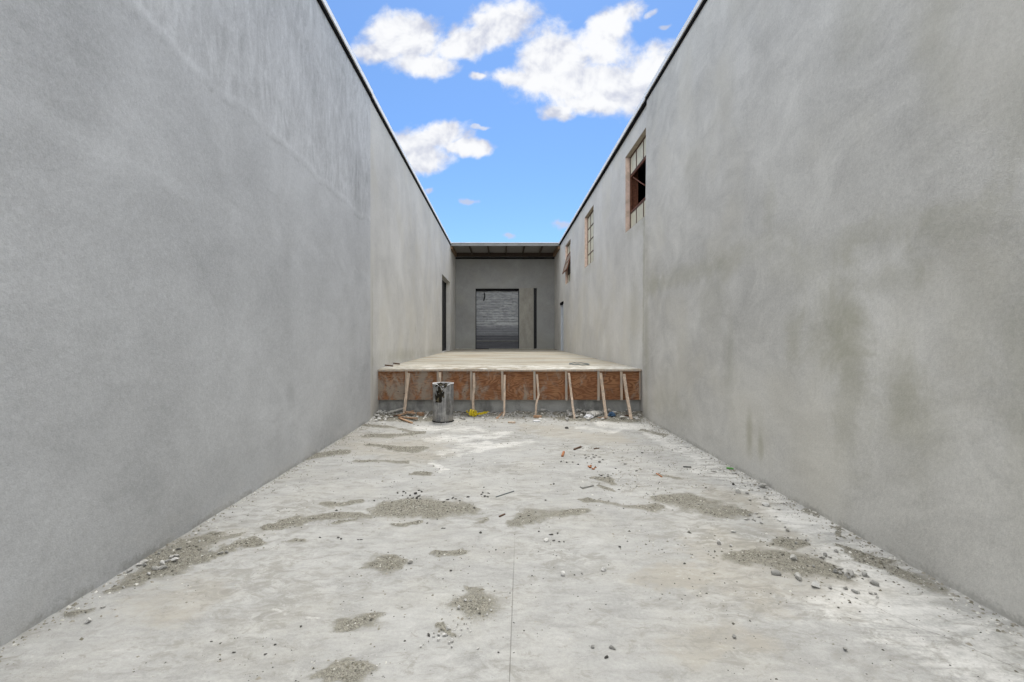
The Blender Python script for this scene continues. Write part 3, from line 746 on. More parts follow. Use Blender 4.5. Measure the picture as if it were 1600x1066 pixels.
# personnel door near the back
bm = bmesh.new(); box(bm, WRF + 0.06, WRF + 0.10, DR[0] + 0.06, DR[1] - 0.06, DR[2] + 0.01, DR[3] - 0.06)
d = obj('entry_door', bm, MAT['door_white'], RB)
bm = bmesh.new()
box(bm, WRF - 0.015, WRF + 0.12, DR[0] + 0.001, DR[0] + 0.06, DR[2], DR[3] - 0.061); box(bm, WRF - 0.015, WRF + 0.12, DR[1] - 0.06, DR[1] - 0.001, DR[2], DR[3] - 0.061)
obj('door_frame', bm, MAT['door_white'], d)
bm = bmesh.new(); box(bm, WRF - 0.05, WRF + 0.12, DR[0] - 0.03, DR[1] + 0.03, DR[3] - 0.06, DR[3] + 0.05); obj('door_hood', bm, MAT['black_trim_and_shade'], d)
bm = bmesh.new(); tube(bm, [Vector((WRF + 0.058, DR[0] + 0.14, 2.12)), Vector((WRF + 0.02, DR[0] + 0.14, 2.12)), Vector((WRF + 0.02, DR[0] + 0.26, 2.12))], 0.012); obj('handle', bm, MAT['dark_steel'], d)

# --- building across the end, with its roof carried forward as a canopy
BB = thing('rear_building', 'dark grey building closing the far end of the alley under a flat canopy roof', 'building', (0.1, 30, 0))
xl, xr = -WLF + 0.002, WRF - 0.002
DB = (-1.49, 0.95, 1.07, 4.47); SL = (1.775, 1.945, 1.07, 4.50)
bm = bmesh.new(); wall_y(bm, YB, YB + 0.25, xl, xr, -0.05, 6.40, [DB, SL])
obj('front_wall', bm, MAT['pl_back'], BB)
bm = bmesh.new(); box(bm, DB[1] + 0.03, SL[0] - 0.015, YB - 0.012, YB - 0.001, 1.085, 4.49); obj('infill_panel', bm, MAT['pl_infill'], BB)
bm = bmesh.new(); box(bm, SL[0] + 0.03, SL[1] - 0.03, YB + 0.10, YB + 0.24, SL[2], SL[3] - 0.01); box(bm, SL[0], SL[1], YB + 0.242, YB + 0.25, SL[2], SL[3]); obj('steel_column', bm, MAT['dark_steel'], BB)
# shutter
bm = bmesh.new()
ncol, nrow = 60, 160
yd = YB + 0.14; g = []
for j in range(nrow + 1):
    z = DB[2] + 0.02 + (DB[3] - DB[2] + 0.0) * j / nrow
    row = []
    for i in range(ncol + 1):
        x = DB[0] + (DB[1] - DB[0]) * i / ncol
        rel = (z - DB[2])
        amp = 0.010 if rel > 0.5 else 0.004
        rip = amp * math.sin(rel / 0.095 * 2 * math.pi) + 0.020 * (mnoise.fractal(Vector((x * 1.6, rel * 3.2, 3.0)), 0.6, 2.0, 4)) * (1 if rel > 1.3 else 0.35)
        row.append(bm.verts.new((x, yd + rip, z)))
    g.append(row)
for j in range(nrow):
    for i in range(ncol): bm.faces.new((g[j][i], g[j][i + 1], g[j + 1][i + 1], g[j + 1][i]))
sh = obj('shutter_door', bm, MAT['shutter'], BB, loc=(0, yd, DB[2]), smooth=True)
bm = bmesh.new(); box(bm, DB[0] + 0.02, DB[1] - 0.02, yd - 0.055, yd - 0.028, 1.50, 1.56); obj('bottom_bar', bm, MAT['grey_metal'], sh, bevel=0.006)
for xx in (DB[0] + 0.001, DB[1] - 0.041):
    bm = bmesh.new(); box(bm, xx, xx + 0.04, yd - 0.07, yd - 0.03, DB[2] + 0.004, DB[3] - 0.14); obj('door_track', bm, MAT['dark_steel'], sh)
bm = bmesh.new(); box(bm, DB[0] + 0.001, DB[1] - 0.001, YB + 0.03, yd - 0.03, DB[3] - 0.13, DB[3] - 0.002); obj('shutter_box', bm, MAT['black_trim_and_shade'], sh)
bm = bmesh.new(); prism(bm, [at(756.5, 457, yd - 0.05), at(757.5, 463, yd - 0.055), at(755.8, 470, yd - 0.05)], 0.055, 0.02); obj('pull_strap', bm, MAT['black_trim_and_shade'], sh)
bm = bmesh.new(); box(bm, xl + 0.01, DB[0] - 0.03, YB - 0.07, YB - 0.002, 1.03, 1.105); box(bm, DB[0] + 0.75, xr - 0.01, YB - 0.06, YB - 0.002, 1.03, 1.10); obj('threshold', bm, MAT['sill'], BB)
bm = bmesh.new(); box(bm, DB[0] - 0.02, DB[0] + 0.74, YB - 0.10, YB - 0.003, 1.03, 1.088); obj('rusted_plate', bm, MAT['rust_dark'], BB)
# canopy roof
bm = bmesh.new(); box(bm, xl, xr, YC, YE, 6.44, 6.47); cn = obj('canopy', bm, MAT['decking'], BB)
bm = bmesh.new(); box(bm, xl, xr, YC - 0.05, YC - 0.002, 6.345, 6.49); obj('fascia', bm, MAT['grey_metal'], cn)
bm = bmesh.new(); box(bm, xl + 0.002, xr - 0.002, YC - 0.07, YC + 0.1, 6.492, 6.515); obj('roof_edge_flashing', bm, MAT['white_cap'], cn)
for zx in (735, 763, 791, 818.5, 846):
    xx = (zx - VX) / F * 25.2
    bm = bmesh.new(); box(bm, xx - 0.035, xx + 0.035, YC + 0.001, YB - 0.22, 6.33, 6.438); obj('joist', bm, MAT['joist'], cn)
for (a, b) in ((xl + 0.003, xl + 0.09), (xr - 0.09, xr - 0.003)):
    bm = bmesh.new(); box(bm, a, b, YC + 0.001, YB - 0.22, 6.20, 6.438); obj('edge_board', bm, MAT['edge_board'], cn)
bm = bmesh.new(); box(bm, xl + 0.003, xr - 0.003, YB - 0.215, YB - 0.13, 6.23, 6.438); obj('ledger', bm, MAT['joist'], cn)
bm = bmesh.new(); box(bm, xl + 0.003, xr - 0.003, YB - 0.09, YB - 0.002, 6.12, 6.20); obj('ledger', bm, MAT['black_trim_and_shade'], cn)
bm = bmesh.new(); box(bm, xl, xr, YB + 0.26, YB + 0.30, 0.9, 6.40); obj('inner_lining', bm, MAT['dark_inside'], BB)

# ------------------------------------------------------------------ loading dock
LD = thing('loading_dock', 'raised concrete loading dock filling the alley in front of the dark roll-up door', 'loading dock', (0.1, 15, 0))
bm = bmesh.new()
ax, ay = 40, 130
g = []
for j in range(ay + 1):
    y = YD - 0.02 + (YB + 0.02 - YD) * j / ay; row = []
    for i in range(ax + 1):
        x = (-WLF + 0.004) + (WLF + WRF - 0.008) * i / ax
        z = deck_z(y) + 0.010 * mnoise.fractal(Vector((x * 0.9, y * 0.9, 1.7)), 0.6, 2.0, 4)
        if j == 0: z -= 0.006
        row.append(bm.verts.new((x, y, z)))
    g.append(row)
for j in range(ay):
    for i in range(ax): bm.faces.new((g[j][i], g[j][i + 1], g[j + 1][i + 1], g[j + 1][i]))
lo = [bm.verts.new((v.co.x, v.co.y, 0.955 + 0.004 * math.sin(i * 2.3))) for i, v in enumerate(g[0])]
for i in range(ax): bm.faces.new((lo[i], lo[i + 1], g[0][i + 1], g[0][i]))
obj('deck_slab', bm, MAT['deck'], LD, smooth=False)
bm = bmesh.new(); box(bm, -WLF + 0.004, WRF - 0.004, YD + 0.10, YD + 0.4, -0.05, 0.94); obj('base_wall', bm, MAT['base'], LD)

FW = thing('formwork', 'rusty brown plywood formwork strip nailed along the front of the dock', 'formwork', (0.1, YD, 0.34))
PZ0, PZ1 = 0.335, 0.945
px_w = lambda px, y=YD: (px - VX) / F * y
edges = [px_w(586.5), px_w(735.5), px_w(885.5), px_w(1001.2)]
for a, b in zip(edges[:-1], edges[1:]):
    bm = bmesh.new(); box(bm, a + 0.003, b - 0.003, YD, YD + 0.018, PZ0 + random.uniform(-.004, .004), PZ1); obj('plywood_sheet', bm, MAT['ply'], FW)
bm = bmesh.new(); prism(bm, [Vector((px_w(585), YD - 0.028, 0.952)), Vector((px_w(700), YD - 0.03, 0.957)), Vector((px_w(850), YD - 0.028, 0.953)), Vector((px_w(1001.8), YD - 0.03, 0.957))], 0.036, 0.045)
obj('top_rail', bm, MAT['stud'], FW)
for zx in (634.8, 684.2, 736.2, 785.0, 835.2, 884.8, 935.2, 971.0):
    xx = px_w(zx, YD - 0.03); t = random.uniform(-0.006, 0.006)
    bm = bmesh.new(); prism(bm, [Vector((xx + t, YD - 0.022, 0.933)), Vector((xx - t, YD - 0.022, PZ0 - 0.01 + random.uniform(-.012, .01)))], 0.046, 0.038)
    obj('batten', bm, MAT['stud'], FW)
for zx, k in ((587.0, 'stud'), (999.6, 'stud')):
    xx = px_w(zx); bm = bmesh.new(); prism(bm, [Vector((xx, YD - 0.012, 0.932)), Vector((xx, YD - 0.012, PZ0 - 0.005))], 0.028, 0.022); obj('end_batten', bm, MAT['stud'], FW)

BR = [([(638.6, 583, 10.03), (635.5, 612, 9.98), (631.6, 645, 9.92)], 'wooden brace leaning left above the orange scrap wood', .058),
      ([(687.6, 582, 10.03), (686.5, 655, 9.86)], 'wooden brace hidden behind the dented metal drum', .05),
      ([(740.4, 583, 10.03), (740.8, 608, 9.96), (739.2, 616, 9.93), (739.6, 651, 9.80)], 'kinked wooden brace standing in the yellow strap', .052),
      ([(788.6, 586, 10.03), (787.8, 646, 9.85), (784.6, 655, 9.74)], 'upright wooden brace with a splintered foot right of the yellow strap', .042),
      ([(838.8, 585, 10.03), (841.4, 617, 9.95), (838.0, 630, 9.90), (837.0, 650, 9.84)], 'broken wooden brace bent to the left above the white lid', .042),
      ([(888.8, 583, 10.03), (892.4, 614, 9.90), (897.8, 657, 9.58)], 'slender wooden brace leaning right beside the pale crumpled bags', .044),
      ([(938.4, 583, 10.03), (941.6, 610, 9.93), (947.4, 655, 9.64)], 'wooden brace leaning right just left of the blue plastic', .056),
      ([(974.4, 585, 10.03), (979.5, 618, 9.88), (986.4, 658, 9.55)], 'wooden brace leaning right nearest the right wall', .06)]
for pts, lab, w in BR:
    P = [at(*p) for p in pts]
    if P[-1].z > hat(P[-1].x, P[-1].y): P.append(Vector((P[-1].x * 1.0005, P[-1].y - 0.01, hat(P[-1].x, P[-1].y) - 0.015))) if P[-1].z - hat(P[-1].x, P[-1].y) < 0.08 else None
    Q = [P[0]]
    for a, b in zip(P[:-1], P[1:]):
        m = max(1, int((b - a).length / 0.12))
        for i in range(1, m + 1):
            q = a.lerp(b, i / m); q.x += random.uniform(-.0025, .0025); Q.append(q)
    bm = bmesh.new(); prism(bm, Q, w, w * 0.72, taper=0.93)
    foot = P[-1]
    o = obj('wooden_brace', bm, MAT['stake'], loc=foot)
    tag(o, lab, 'brace', 'wooden braces along the formwork')

# ------------------------------------------------------------------ drum
DX = fl(692.5, 661); rad = 0.203; DY = DX.y + rad; DXX = (692.5 - VX) / F * DY
ZB = hat(DXX, DY - .2) + 0.002
DRM = thing('metal_drum', 'dented galvanised metal drum with a torn rim and black tar down its front', 'drum', (DXX, DY, ZB))
def drum_r(a, z):
    r = rad + 0.003 * math.sin(3 * a + z * 5) + 0.010 * mnoise.noise(Vector((math.cos(a) * 1.4, math.sin(a) * 1.4, z * 3)))
    r -= 0.016 * math.exp(-((a - R(-50)) / 0.22) ** 2 - ((z - 0.42) / 0.2) ** 2)
    for zr_ in (0.05, 0.70): r += 0.006 * math.exp(-((z - zr_) / 0.010) ** 2)
    return r
def cut(a):       # torn, burnt-out notch in the rim at the front
    c = math.exp(-((a - R(-84)) / 0.33) ** 2)
    return 0.742 - 0.075 * c - 0.012 * abs(math.sin(a * 9)) * (c > 0.05) - 0.03 * c * max(0, math.sin(a * 23))
bm = bmesh.new(); seg, nz = 120, 44
outer = []
for j in range(nz + 1):
    row = []
    for i in range(seg):
        a = 2 * math.pi * i / seg - math.pi
        z = cut(a) * j / nz
        r = drum_r(a, z); row.append(bm.verts.new((DXX + r * math.cos(a), DY + r * math.sin(a), ZB + z)))
    outer.append(row)
inner = []
for j in (nz, 0):
    row = []
    for i in range(seg):
        a = 2 * math.pi * i / seg - math.pi
        z = max(cut(a) * j / nz, 0.02); r = drum_r(a, z) - 0.006; row.append(bm.verts.new((DXX + r * math.cos(a), DY + r * math.sin(a), ZB + z)))
    inner.append(row)
for rows_ in (outer,):
    for j in range(nz):
        for i in range(seg): bm.faces.new((rows_[j][i], rows_[j][(i + 1) % seg], rows_[j + 1][(i + 1) % seg], rows_[j + 1][i]))
for i in range(seg):
    k = (i + 1) % seg
    bm.faces.new((outer[nz][i], outer[nz][k], inner[0][k], inner[0][i])); bm.faces.new((inner[0][i], inner[0][k], inner[1][k], inner[1][i]))
bm.faces.new(inner[1]); bm.faces.new(outer[0][::-1])
obj('drum_body', bm, MAT['galv'], DRM, smooth=True)
bm = bmesh.new(); tube(bm, [Vector((DXX + (rad + 0.002) * math.cos(2 * math.pi * i / 48), DY + (rad + 0.002) * math.sin(2 * math.pi * i / 48), ZB + 0.008)) for i in range(48)], 0.009, 8, True); obj('base_ring', bm, MAT['black_trim_and_shade'], DRM, smooth=True)
for a0, a1 in ((R(-62), R(90)), (R(90), R(252))):
    bm = bmesh.new(); tube(bm, [Vector((DXX + (rad + 0.001) * math.cos(a0 + (a1 - a0) * i / 30), DY + (rad + 0.001) * math.sin(a0 + (a1 - a0) * i / 30), ZB + cut((a0 + (a1 - a0) * i / 30 + math.pi) % (2 * math.pi) - math.pi))) for i in range(31)], 0.007, 6); obj('rim', bm, MAT['white_cap'], DRM, smooth=True)
# tar-soaked rag stuck over the notch and running down the front
bm = bmesh.new(); g = {}
for j in range(46):
    for i in range(40):
        a = R(-142) + R(82) * i / 39; z = 0.30 + 0.44 * j / 45
        cxn = R(-104) + R(9) * (z - 0.5) / .2
        wdt = 0.27 + 0.22 * math.sin(max(0, min(1, (z - 0.36) / 0.36)) * math.pi)
        d = abs(a - cxn) / wdt + 0.75 * mnoise.fractal(Vector((a * 5, z * 13, 2.2)), 0.7, 2, 4) + (0.9 if z < 0.38 else 0)
        if d > 0.82 or z > cut(a) - 0.004: continue
        r = drum_r(a, z) + 0.005 + 0.014 * abs(mnoise.noise(Vector((a * 9, z * 22, 5))))
        g[(i, j)] = bm.verts.new((DXX + r * math.cos(a), DY + r * math.sin(a), ZB + z))
for (i, j) in list(g):
    q = [(i, j), (i + 1, j), (i + 1, j + 1), (i, j + 1)]
    if all(k in g for k in q): bm.faces.new([g[k] for k in q])
bmesh.ops.delete(bm, geom=[v for v in bm.verts if not v.link_faces], context='VERTS')
ret = bmesh.ops.extrude_face_region(bm, geom=bm.faces[:])
for v in [e for e in ret['geom'] if isinstance(e, bmesh.types.BMVert)]:
    dv = Vector((v.co.x - DXX, v.co.y - DY, 0)).normalized(); v.co += dv * 0.006
obj('tar_patch', bm, MAT['tar'], DRM)
bm = bmesh.new()
for k in range(16):
    a = random.uniform(R(-118), R(-58)); z = cut(a) + random.uniform(-.03, .045); r = rad - random.uniform(-.01, .07)
    c = Vector((DXX + r * math.cos(a), DY + r * math.sin(a), ZB + z))
    dirv = Vector((random.uniform(-1, 1), random.uniform(-.6, .6), random.uniform(-.2, 1))).normalized() * random.uniform(.03, .07)
    prism(bm, [c - dirv, c + dirv * .3 + Vector((0, 0, .008)), c + dirv], random.uniform(.008, .024), .006)
obj('charred_scraps', bm, MAT['tar'], DRM)

# ------------------------------------------------------------------ stones
def stone_mesh(name, seed, mat, flat=0.6, sub=3):
    bm = bmesh.new(); bmesh.ops.create_icosphere(bm, subdivisions=sub, radius=1)
    rs = random.Random(seed)
    sx, sy, sz = rs.uniform(.85, 1.3), rs.uniform(.6, 1.0), flat * rs.uniform(.8, 1.2)
    planes = []
    for k in range(13):
        d = Vector((rs.gauss(0, 1), rs.gauss(0, 1), rs.gauss(0, 1))).normalized(); planes.append((d, rs.uniform(.38, .80)))
    for v in bm.verts:
        p = v.co.copy()
        for d, h in planes:
            t = p.dot(d)
            if t > h: p -= d * (t - h)
        p *= 1.18 + 0.10 * mnoise.fractal(p * 3.0 + Vector((seed, 0, 0)), .7, 2, 3)
        v.co = Vector((p.x * sx, p.y * sy, p.z * sz))
    zmin = min(v.co.z for v in bm.verts)
    for v in bm.verts: v.co.z -= zmin * 0.94
    bmesh.ops.recalc_face_normals(bm, faces=bm.faces[:])
    me = bpy.data.meshes.new(name); bm.to_mesh(me); bm.free(); me.materials.append(MAT[mat]); return me
MESH = {}
for mk in ('stone', 'stone_grey', 'stone_white', 'stone_dark', 'brick'):
    MESH[mk] = [stone_mesh('rubble_stone', i * 7 + 1, mk, 0.80 if i % 2 else 0.58) for i in range(8)]
def stone(px, py, wpx, mat, label, group=None, name='concrete_chunk', cat='rubble chunk', flat=1.0, lift=0.0):
    """wpx: width in photo pixels"""
    p = fl(px, py)
    p.x = max(min(p.x, WR - 0.02 - wpx / 2 * p.y / F), -WL + 0.02 + wpx / 2 * p.y / F)
    p.y = min(p.y, 10.06)
    s = (1.12 if wpx < 9 else 0.92) * wpx * p.y / F / 2
    o = bpy.data.objects.new(name, random.choice(MESH[mat])); link(o)
    o.location = (p.x, p.y, hat(p.x, p.y) - 0.05 * s + lift); o.rotation_euler = (random.uniform(-.25, .25), random.uniform(-.25, .25), random.uniform(0, 6.28))
    o.scale = (s, s, s * flat * random.uniform(.85, 1.1))
    tag(o, label, cat, group); return o

# pale chunks spilled below the sand patch near the joint
lab = 'small pale concrete chunk spilled below the sand patch left of the floor joint'
gr = 'chunks spilled below the central sand patch'
for (zx, zy, w) in ((505, 700, 75), (455, 765, 55), (375, 760, 40), (380, 825, 45), (300, 785, 35), (640, 775, 45), (545, 845, 55), (505, 865, 45), (540, 915, 40), (580, 695, 32), (665, 695, 36),
                    (745, 672, 42), (780, 715, 36), (615, 630, 24), (700, 615, 26), (730, 620, 20), (790, 605, 22), (145, 912, 34), (180, 885, 22), (245, 845, 20), (310, 738, 28), (565, 575, 22), (520, 495, 32),
                    (630, 430, 48), (715, 330, 52), (785, 335, 28), (1025, 325, 36), (1040, 455, 40), (990, 505, 34), (600, 655, 22), (760, 545, 28), (690, 190, 30)):
    stone(640 + zx / 8.2, 900 + zy / 8.2, w / 8.2 * 0.95, 'stone_white' if w > 30 else 'stone', lab, gr)
stone(670, 993.5, 6.5, 'stone_dark', 'black crumb at the left end of the pale chunks left of the floor joint')
stone(748, 1013.5, 4.5, 'stone_white', 'lone white pebble between the spilled chunks and the floor joint')
# singles
for (px, py, w, m_, l) in ((879, 898, 10, 'stone_white', 'white stone lying alone on the clean floor right of the joint'), (1142, 854, 6, 'stone_white', 'white stone just left of the sandy drift on the right'),
        (942, 892, 11, 'stone_white', 'white stone with a dark side, rightmost of the pair on clean floor'), (138, 973, 13, 'stone_white', 'smooth white stone near the left wall, below the small grit patch'), (641, 880, 9, 'stone', 'pale stone just right of the round sand patch'),
        (853, 846, 8, 'stone_white', 'white stone beside a row of dark crumbs on the clean floor'), (909, 897, 4, 'stone_grey', 'tiny grey stone between the two lone white stones'),
        (1146, 832, 7, 'stone_white', 'white stone below the pale band near the right wall'), (1123, 850, 8, 'stone_white', 'white flat stone left of the sandy drift on the right'), (345, 867, 8, 'stone', 'pale stone below the sand tongue by the left wall'),
        (955, 1013, 10, 'stone_grey', 'grey stone in the foreground right of the floor joint'), (949, 1028, 6, 'stone_dark', 'dark pebble just below the grey foreground stone'), (926, 1011, 7, 'stone_grey', 'dull grey pebble left of the grey foreground stone'),
        (1320, 1016, 9, 'stone_grey', 'dark grey stone in the right foreground'), (1147, 996, 10, 'stone_grey', 'flat grey chip in the right-centre foreground'), (1205, 762, 13, 'stone', 'tall broken chunk resting against the right wall'),
        (1153, 770, 12, 'stone_white', 'white chunk with a dark underside left of the pinkish dust'), (1146, 758, 5, 'stone_dark', 'black pebble near the green scrap by the right wall'), (886, 670, 5, 'stone_dark', 'black pebble below the pale bags in front of the dock'),
        (1194, 790, 15, 'stone_white', 'flat white slab chip in the pinkish dust by the right wall'), (1275, 917, 20, 'stone_white', 'largest flat white chunk at the foot of the sandy drift'), (1247, 904, 17, 'stone', 'pale chunk with a dark side left of the largest flat chunk'),
        (1214, 898, 15, 'stone_grey', 'flat grey stone left of the sandy drift chunks'), (1240, 877, 14, 'stone', 'pale chunk half sunk in the sandy drift'), (1365, 914, 13, 'stone_grey', 'rounded grey chunk right of the rubble heap by the right wall'),
        (845, 645.5, 12, 'stone_grey', 'round grey stone on the rubble behind the white lid')):
    stone(px, py, w, m_, l)
# rubble heap at the right
lab = 'broken grey chunk in the rubble heap on the right of the floor'; gr = 'rubble heap on the right'
for (zx, zy, w) in ((800, 590, 60), (850, 600, 70), (900, 575, 80), (925, 615, 75), (990, 590, 90), (1000, 620, 60), (1150, 610, 60), (960, 650, 45), (870, 545, 50), (1095, 605, 40), (1180, 620, 40), (1040, 815, 60), (1075, 820, 45), (930, 775, 45),
                    (1220, 825, 40), (1280, 830, 40), (1295, 875, 35), (1050, 880, 30), (740, 760, 50), (680, 380, 55), (740, 395, 40), (640, 400, 50), (470, 185, 45), (240, 80, 50), (205, 40, 30), (820, 330, 50), (330, 240, 36), (545, 520, 36)):
    stone(1200 + zx / 7.615, 820 + zy / 7.615, w / 7.615 * 1.05, random.choice(['stone_grey', 'stone', 'stone']), lab, gr)
# crumbs in the pinkish dust by the right wall
lab = 'small pale crumb in the dust along the right wall'; gr = 'crumbs along the right wall'
for (zx, zy, w) in ((110, 330, 40), (160, 335, 50), (225, 312, 36), (400, 360, 60), (440, 360, 40), (460, 435, 30), (610, 475, 36), (690, 505, 50), (765, 525, 40), (820, 540, 30), (600, 640, 60), (665, 590, 50), (760, 570, 36), (860, 690, 50),
                    (870, 715, 60), (905, 660, 36), (640, 735, 50), (1100, 780, 45), (1005, 960, 36), (1135, 940, 26), (640, 940, 50), (720, 915, 55), (600, 1000, 60), (690, 1005, 50), (765, 965, 50), (1040, 1010, 60), (800, 1055, 50), (960, 850, 40), (1030, 860, 50), (880, 510, 40)):
    stone(1100 + zx / 8.88, 700 + zy / 8.88, w / 8.88, random.choice(['stone_grey', 'stone', 'stone', 'stone_white']), lab, gr, flat=0.7)
# dark crumbs behind the long sand streak
lab = 'black crumb scattered just behind the long sand streak'; gr = 'black crumbs behind the sand streak'
for (px, py, w) in ((621, 771, 4), (630, 769, 5), (634, 771, 4), (641, 775, 4), (649, 772, 5), (655, 767, 4), (659, 769, 4), (645, 779, 5), (651, 780, 5), (629, 775, 3), (637, 779, 4), (654, 776, 4), (657, 781, 3), (693, 786, 4), (700, 781, 5), (707, 779, 5), (712, 780, 4),
                    (731, 777, 5), (754, 770, 4), (757, 776, 5), (752, 773, 4), (763, 771, 4), (762, 777, 4), (756, 762, 3), (585, 783, 3), (668, 818, 3), (694, 826, 3), (751, 833, 4), (683, 812, 3), (719, 783, 4)):
    stone(px, py, w, 'stone_dark', lab, gr, 'dark_crumb', 'crumb', 0.7)
lab = 'black crumb scattered on the clean floor right of the long sand streak'; gr = 'black crumbs on the clean floor'
for (px, py, w) in ((866, 845, 5), (874, 847, 4), (881, 847, 4), (842, 831, 4), (862, 836, 6), (871, 834, 4), (528, 841, 5), (533, 843, 4), (500, 840, 4), (560, 844, 4), (565, 844, 4), (750, 833, 4), (704, 892, 4), (691, 826, 4), (865, 757, 3), (852, 782, 3), (863, 797, 0.1),
                    (968, 855, 4), (1069, 881, 4), (430, 1008, 5), (470, 980, 4), (365, 1020, 5), (330, 1003, 4), (415, 1023, 4), (803, 973, 3), (779, 1020, 4), (803, 1020, 3)):
    if w > 1: stone(px, py, w, 'stone_dark', lab, gr, 'dark_crumb', 'crumb', 0.6)
lab = 'dark brown crumb in the scatter around the orange brick bits'; gr = 'crumbs around the brick bits'
for (zx, zy, w) in ((440, 572, 40), (480, 590, 36), (530, 565, 36), (570, 575, 36), (545, 600, 36), (610, 595, 36), (510, 620, 36), (440, 610, 30), (130, 655, 30), (205, 665, 30), (280, 660, 30), (345, 688, 30), (300, 580, 26), (610, 660, 32), (660, 630, 30), (820, 740, 30), (900, 595, 32), (1085, 590, 30),
                    (1150, 545, 26), (790, 545, 24), (640, 825, 50), (720, 840, 40), (560, 870, 26), (680, 865, 40), (45, 725, 26), (45, 930, 26), (1080, 770, 30), (1215, 660, 30), (930, 685, 26)):
    stone(860 + zx / 8, 640 + zy / 8, w / 8, 'stone_dark' if random.random() < .45 else 'stone_grey', lab, gr, 'dark_crumb', 'crumb', 0.6)
# heaps at the foot of the dock
lab = 'white plaster crumb in the small heap in the left corner of the dock'; gr = 'white crumbs in the left dock corner'
for k in range(44):
    px = random.gauss(594, 9); py = 656.5 + random.uniform(-8, 2.5)
    if px < 577 or px > 614: continue
    stone(px, py, random.uniform(2.4, 5.5), 'stone_white' if random.random() < .7 else 'stone', lab, gr, 'plaster_crumb', 'crumb', 0.9, random.uniform(0, .02))
lab = 'pale rubble chunk heaped against the dock by the right wall'; gr = 'rubble heaped at the right end of the dock'
for k in range(46):
    px = random.uniform(884, 1004); py = random.uniform(649, 659) + (px > 985) * random.uniform(0, 4)
    stone(px, py, random.uniform(3.5, 10), random.choice(['stone_white', 'stone', 'stone', 'stone_grey']), lab, gr, flat=0.85, lift=random.uniform(0, .03))
lab = 'grey rubble chunk on the berm under the middle of the formwork'; gr = 'rubble under the middle of the formwork'
for k in range(34):
    px = random.uniform(640, 884); py = random.uniform(650, 657)
    if 672 < px < 712: continue
    stone(px, py, random.uniform(2.5, 7), random.choice(['stone_white', 'stone', 'stone_grey', 'stone_grey']), lab, gr, flat=0.85)
lab = 'pale stone lying in the sand patch by the left wall'; gr = 'stones in the sand patch by the left wall'
for (zx, zy, w) in ((740, 232, 45), (665, 225, 22), (715, 300, 55), (700, 340, 50), (635, 345, 45), (590, 375, 60), (575, 400, 50), (530, 415, 50), (615, 405, 50), (665, 320, 40), (470, 455, 40), (385, 350, 60), (345, 365, 50), (280, 415, 50), (925, 160, 25), (1020, 240, 25), (1170, 255, 34), (440, 380, 35), (560, 270, 35), (245, 570, 30), (60, 745, 40)):
    stone(150 + zx / 5.714, 820 + zy / 5.714, w / 5.714, random.choice(['stone', 'stone_white', 'stone_grey']), lab, gr)

# ------------------------------------------------------------------ boards, scraps and odd items
def board(name, cat, label, p0, p1, w, t, mat, z0=None, z1=None, group=None):
    a = Vector(p0[:2]).to_3d(); b = Vector(p1[:2]).to_3d()
    a.z = (hat(a.x, a.y) if z0 is None else z0) + t / 2; b.z = (hat(b.x, b.y) if z1 is None else z1) + t / 2
    m = a.lerp(b, .5); m.z += t * 0.04
    bm = bmesh.new()
    d = (b - a).normalized(); s = Vector((-d.y, d.x, 0)).normalized(); u = d.cross(s) * -1
    if u.z < 0: u = -u
    rings = []
    for i in range(6):
        q = a.lerp(b, i / 5); k = random.uniform(.93, 1.05); e = random.uniform(-.1, .1) * w if i in (0, 5) else 0
        rings.append([bm.verts.new(q + d * (e * sx) + s * sx * w / 2 * k + u * sy * t / 2) for sx, sy in ((-1, -1), (1, -1), (1, 1), (-1, 1))])
    for i in range(5):
        for j in range(4): bm.faces.new((rings[i][j], rings[i][(j + 1) % 4], rings[i + 1][(j + 1) % 4], rings[i + 1][j]))
    bm.faces.new(rings[0][::-1]); bm.faces.new(rings[-1])
    o = obj(name, bm, MAT[mat], loc=(m.x, m.y, min(a.z, b.z) - t / 2))
    return tag(o, label, cat, group)
G = 'scrap boards left of the drum'
board('scrap_board', 'scrap wood', 'lowest orange scrap board in front of the pile left of the drum', fl(624, 656.5), fl(644, 662), .045, .022, 'scrap', group=G)
board('scrap_board', 'scrap wood', 'orange scrap board lying level across the middle of the pile left of the drum', fl(624, 655), fl(652, 658), .05, .025, 'scrap', .03, .035, G)
board('scrap_board', 'scrap wood', 'orange scrap board tilted up to the right in the pile left of the drum', fl(622, 655), fl(646, 651), .05, .02, 'scrap', .06, .11, G)
board('scrap_board', 'scrap wood', 'short thick orange block on top of the pile left of the drum', fl(634, 652.5), fl(648, 654), .075, .03, 'scrap', .10, .09, G)
board('scrap_board', 'scrap wood', 'small pale brown block between the orange pile and the drum', fl(653, 653), fl(661, 654), .07, .06, 'scrap', .06, .05, G)
board('scrap_board', 'scrap wood', 'dark thin board at the left end of the orange pile', fl(615, 655), fl(627, 653.5), .03, .02, 'scrap_dark', .05, .07, G)
board('pale_board', 'board', 'long weathered white board resting on the left corner rubble', fl(606, 652.5), fl(631, 650), .035, .025, 'bag', .09, .15)
board('pale_stick', 'stick', 'pale stick standing up against the berm left of the drum', fl(661, 657.5), fl(669, 652), .022, .02, 'bag', .01, .08)
board('offcut', 'wood offcut', 'pale wood offcut with a dark edge lying in front of the formwork', fl(794, 661), fl(805, 661.5), .055, .026, 'stake')
board('splinter', 'splinter', 'reddish broken splinter at the foot of the upright brace', fl(776, 656), fl(786, 650), .045, .025, 'scrap', .0, .06)
board('splinter', 'splinter', 'reddish wood lump under the broken brace', fl(834, 655), fl(846, 655.5), .06, .045, 'scrap')
board('splinter', 'splinter', 'brown splinter in the rubble left of the blue plastic', fl(934, 655), fl(947, 656.5), .04, .03, 'scrap', .01, .03)
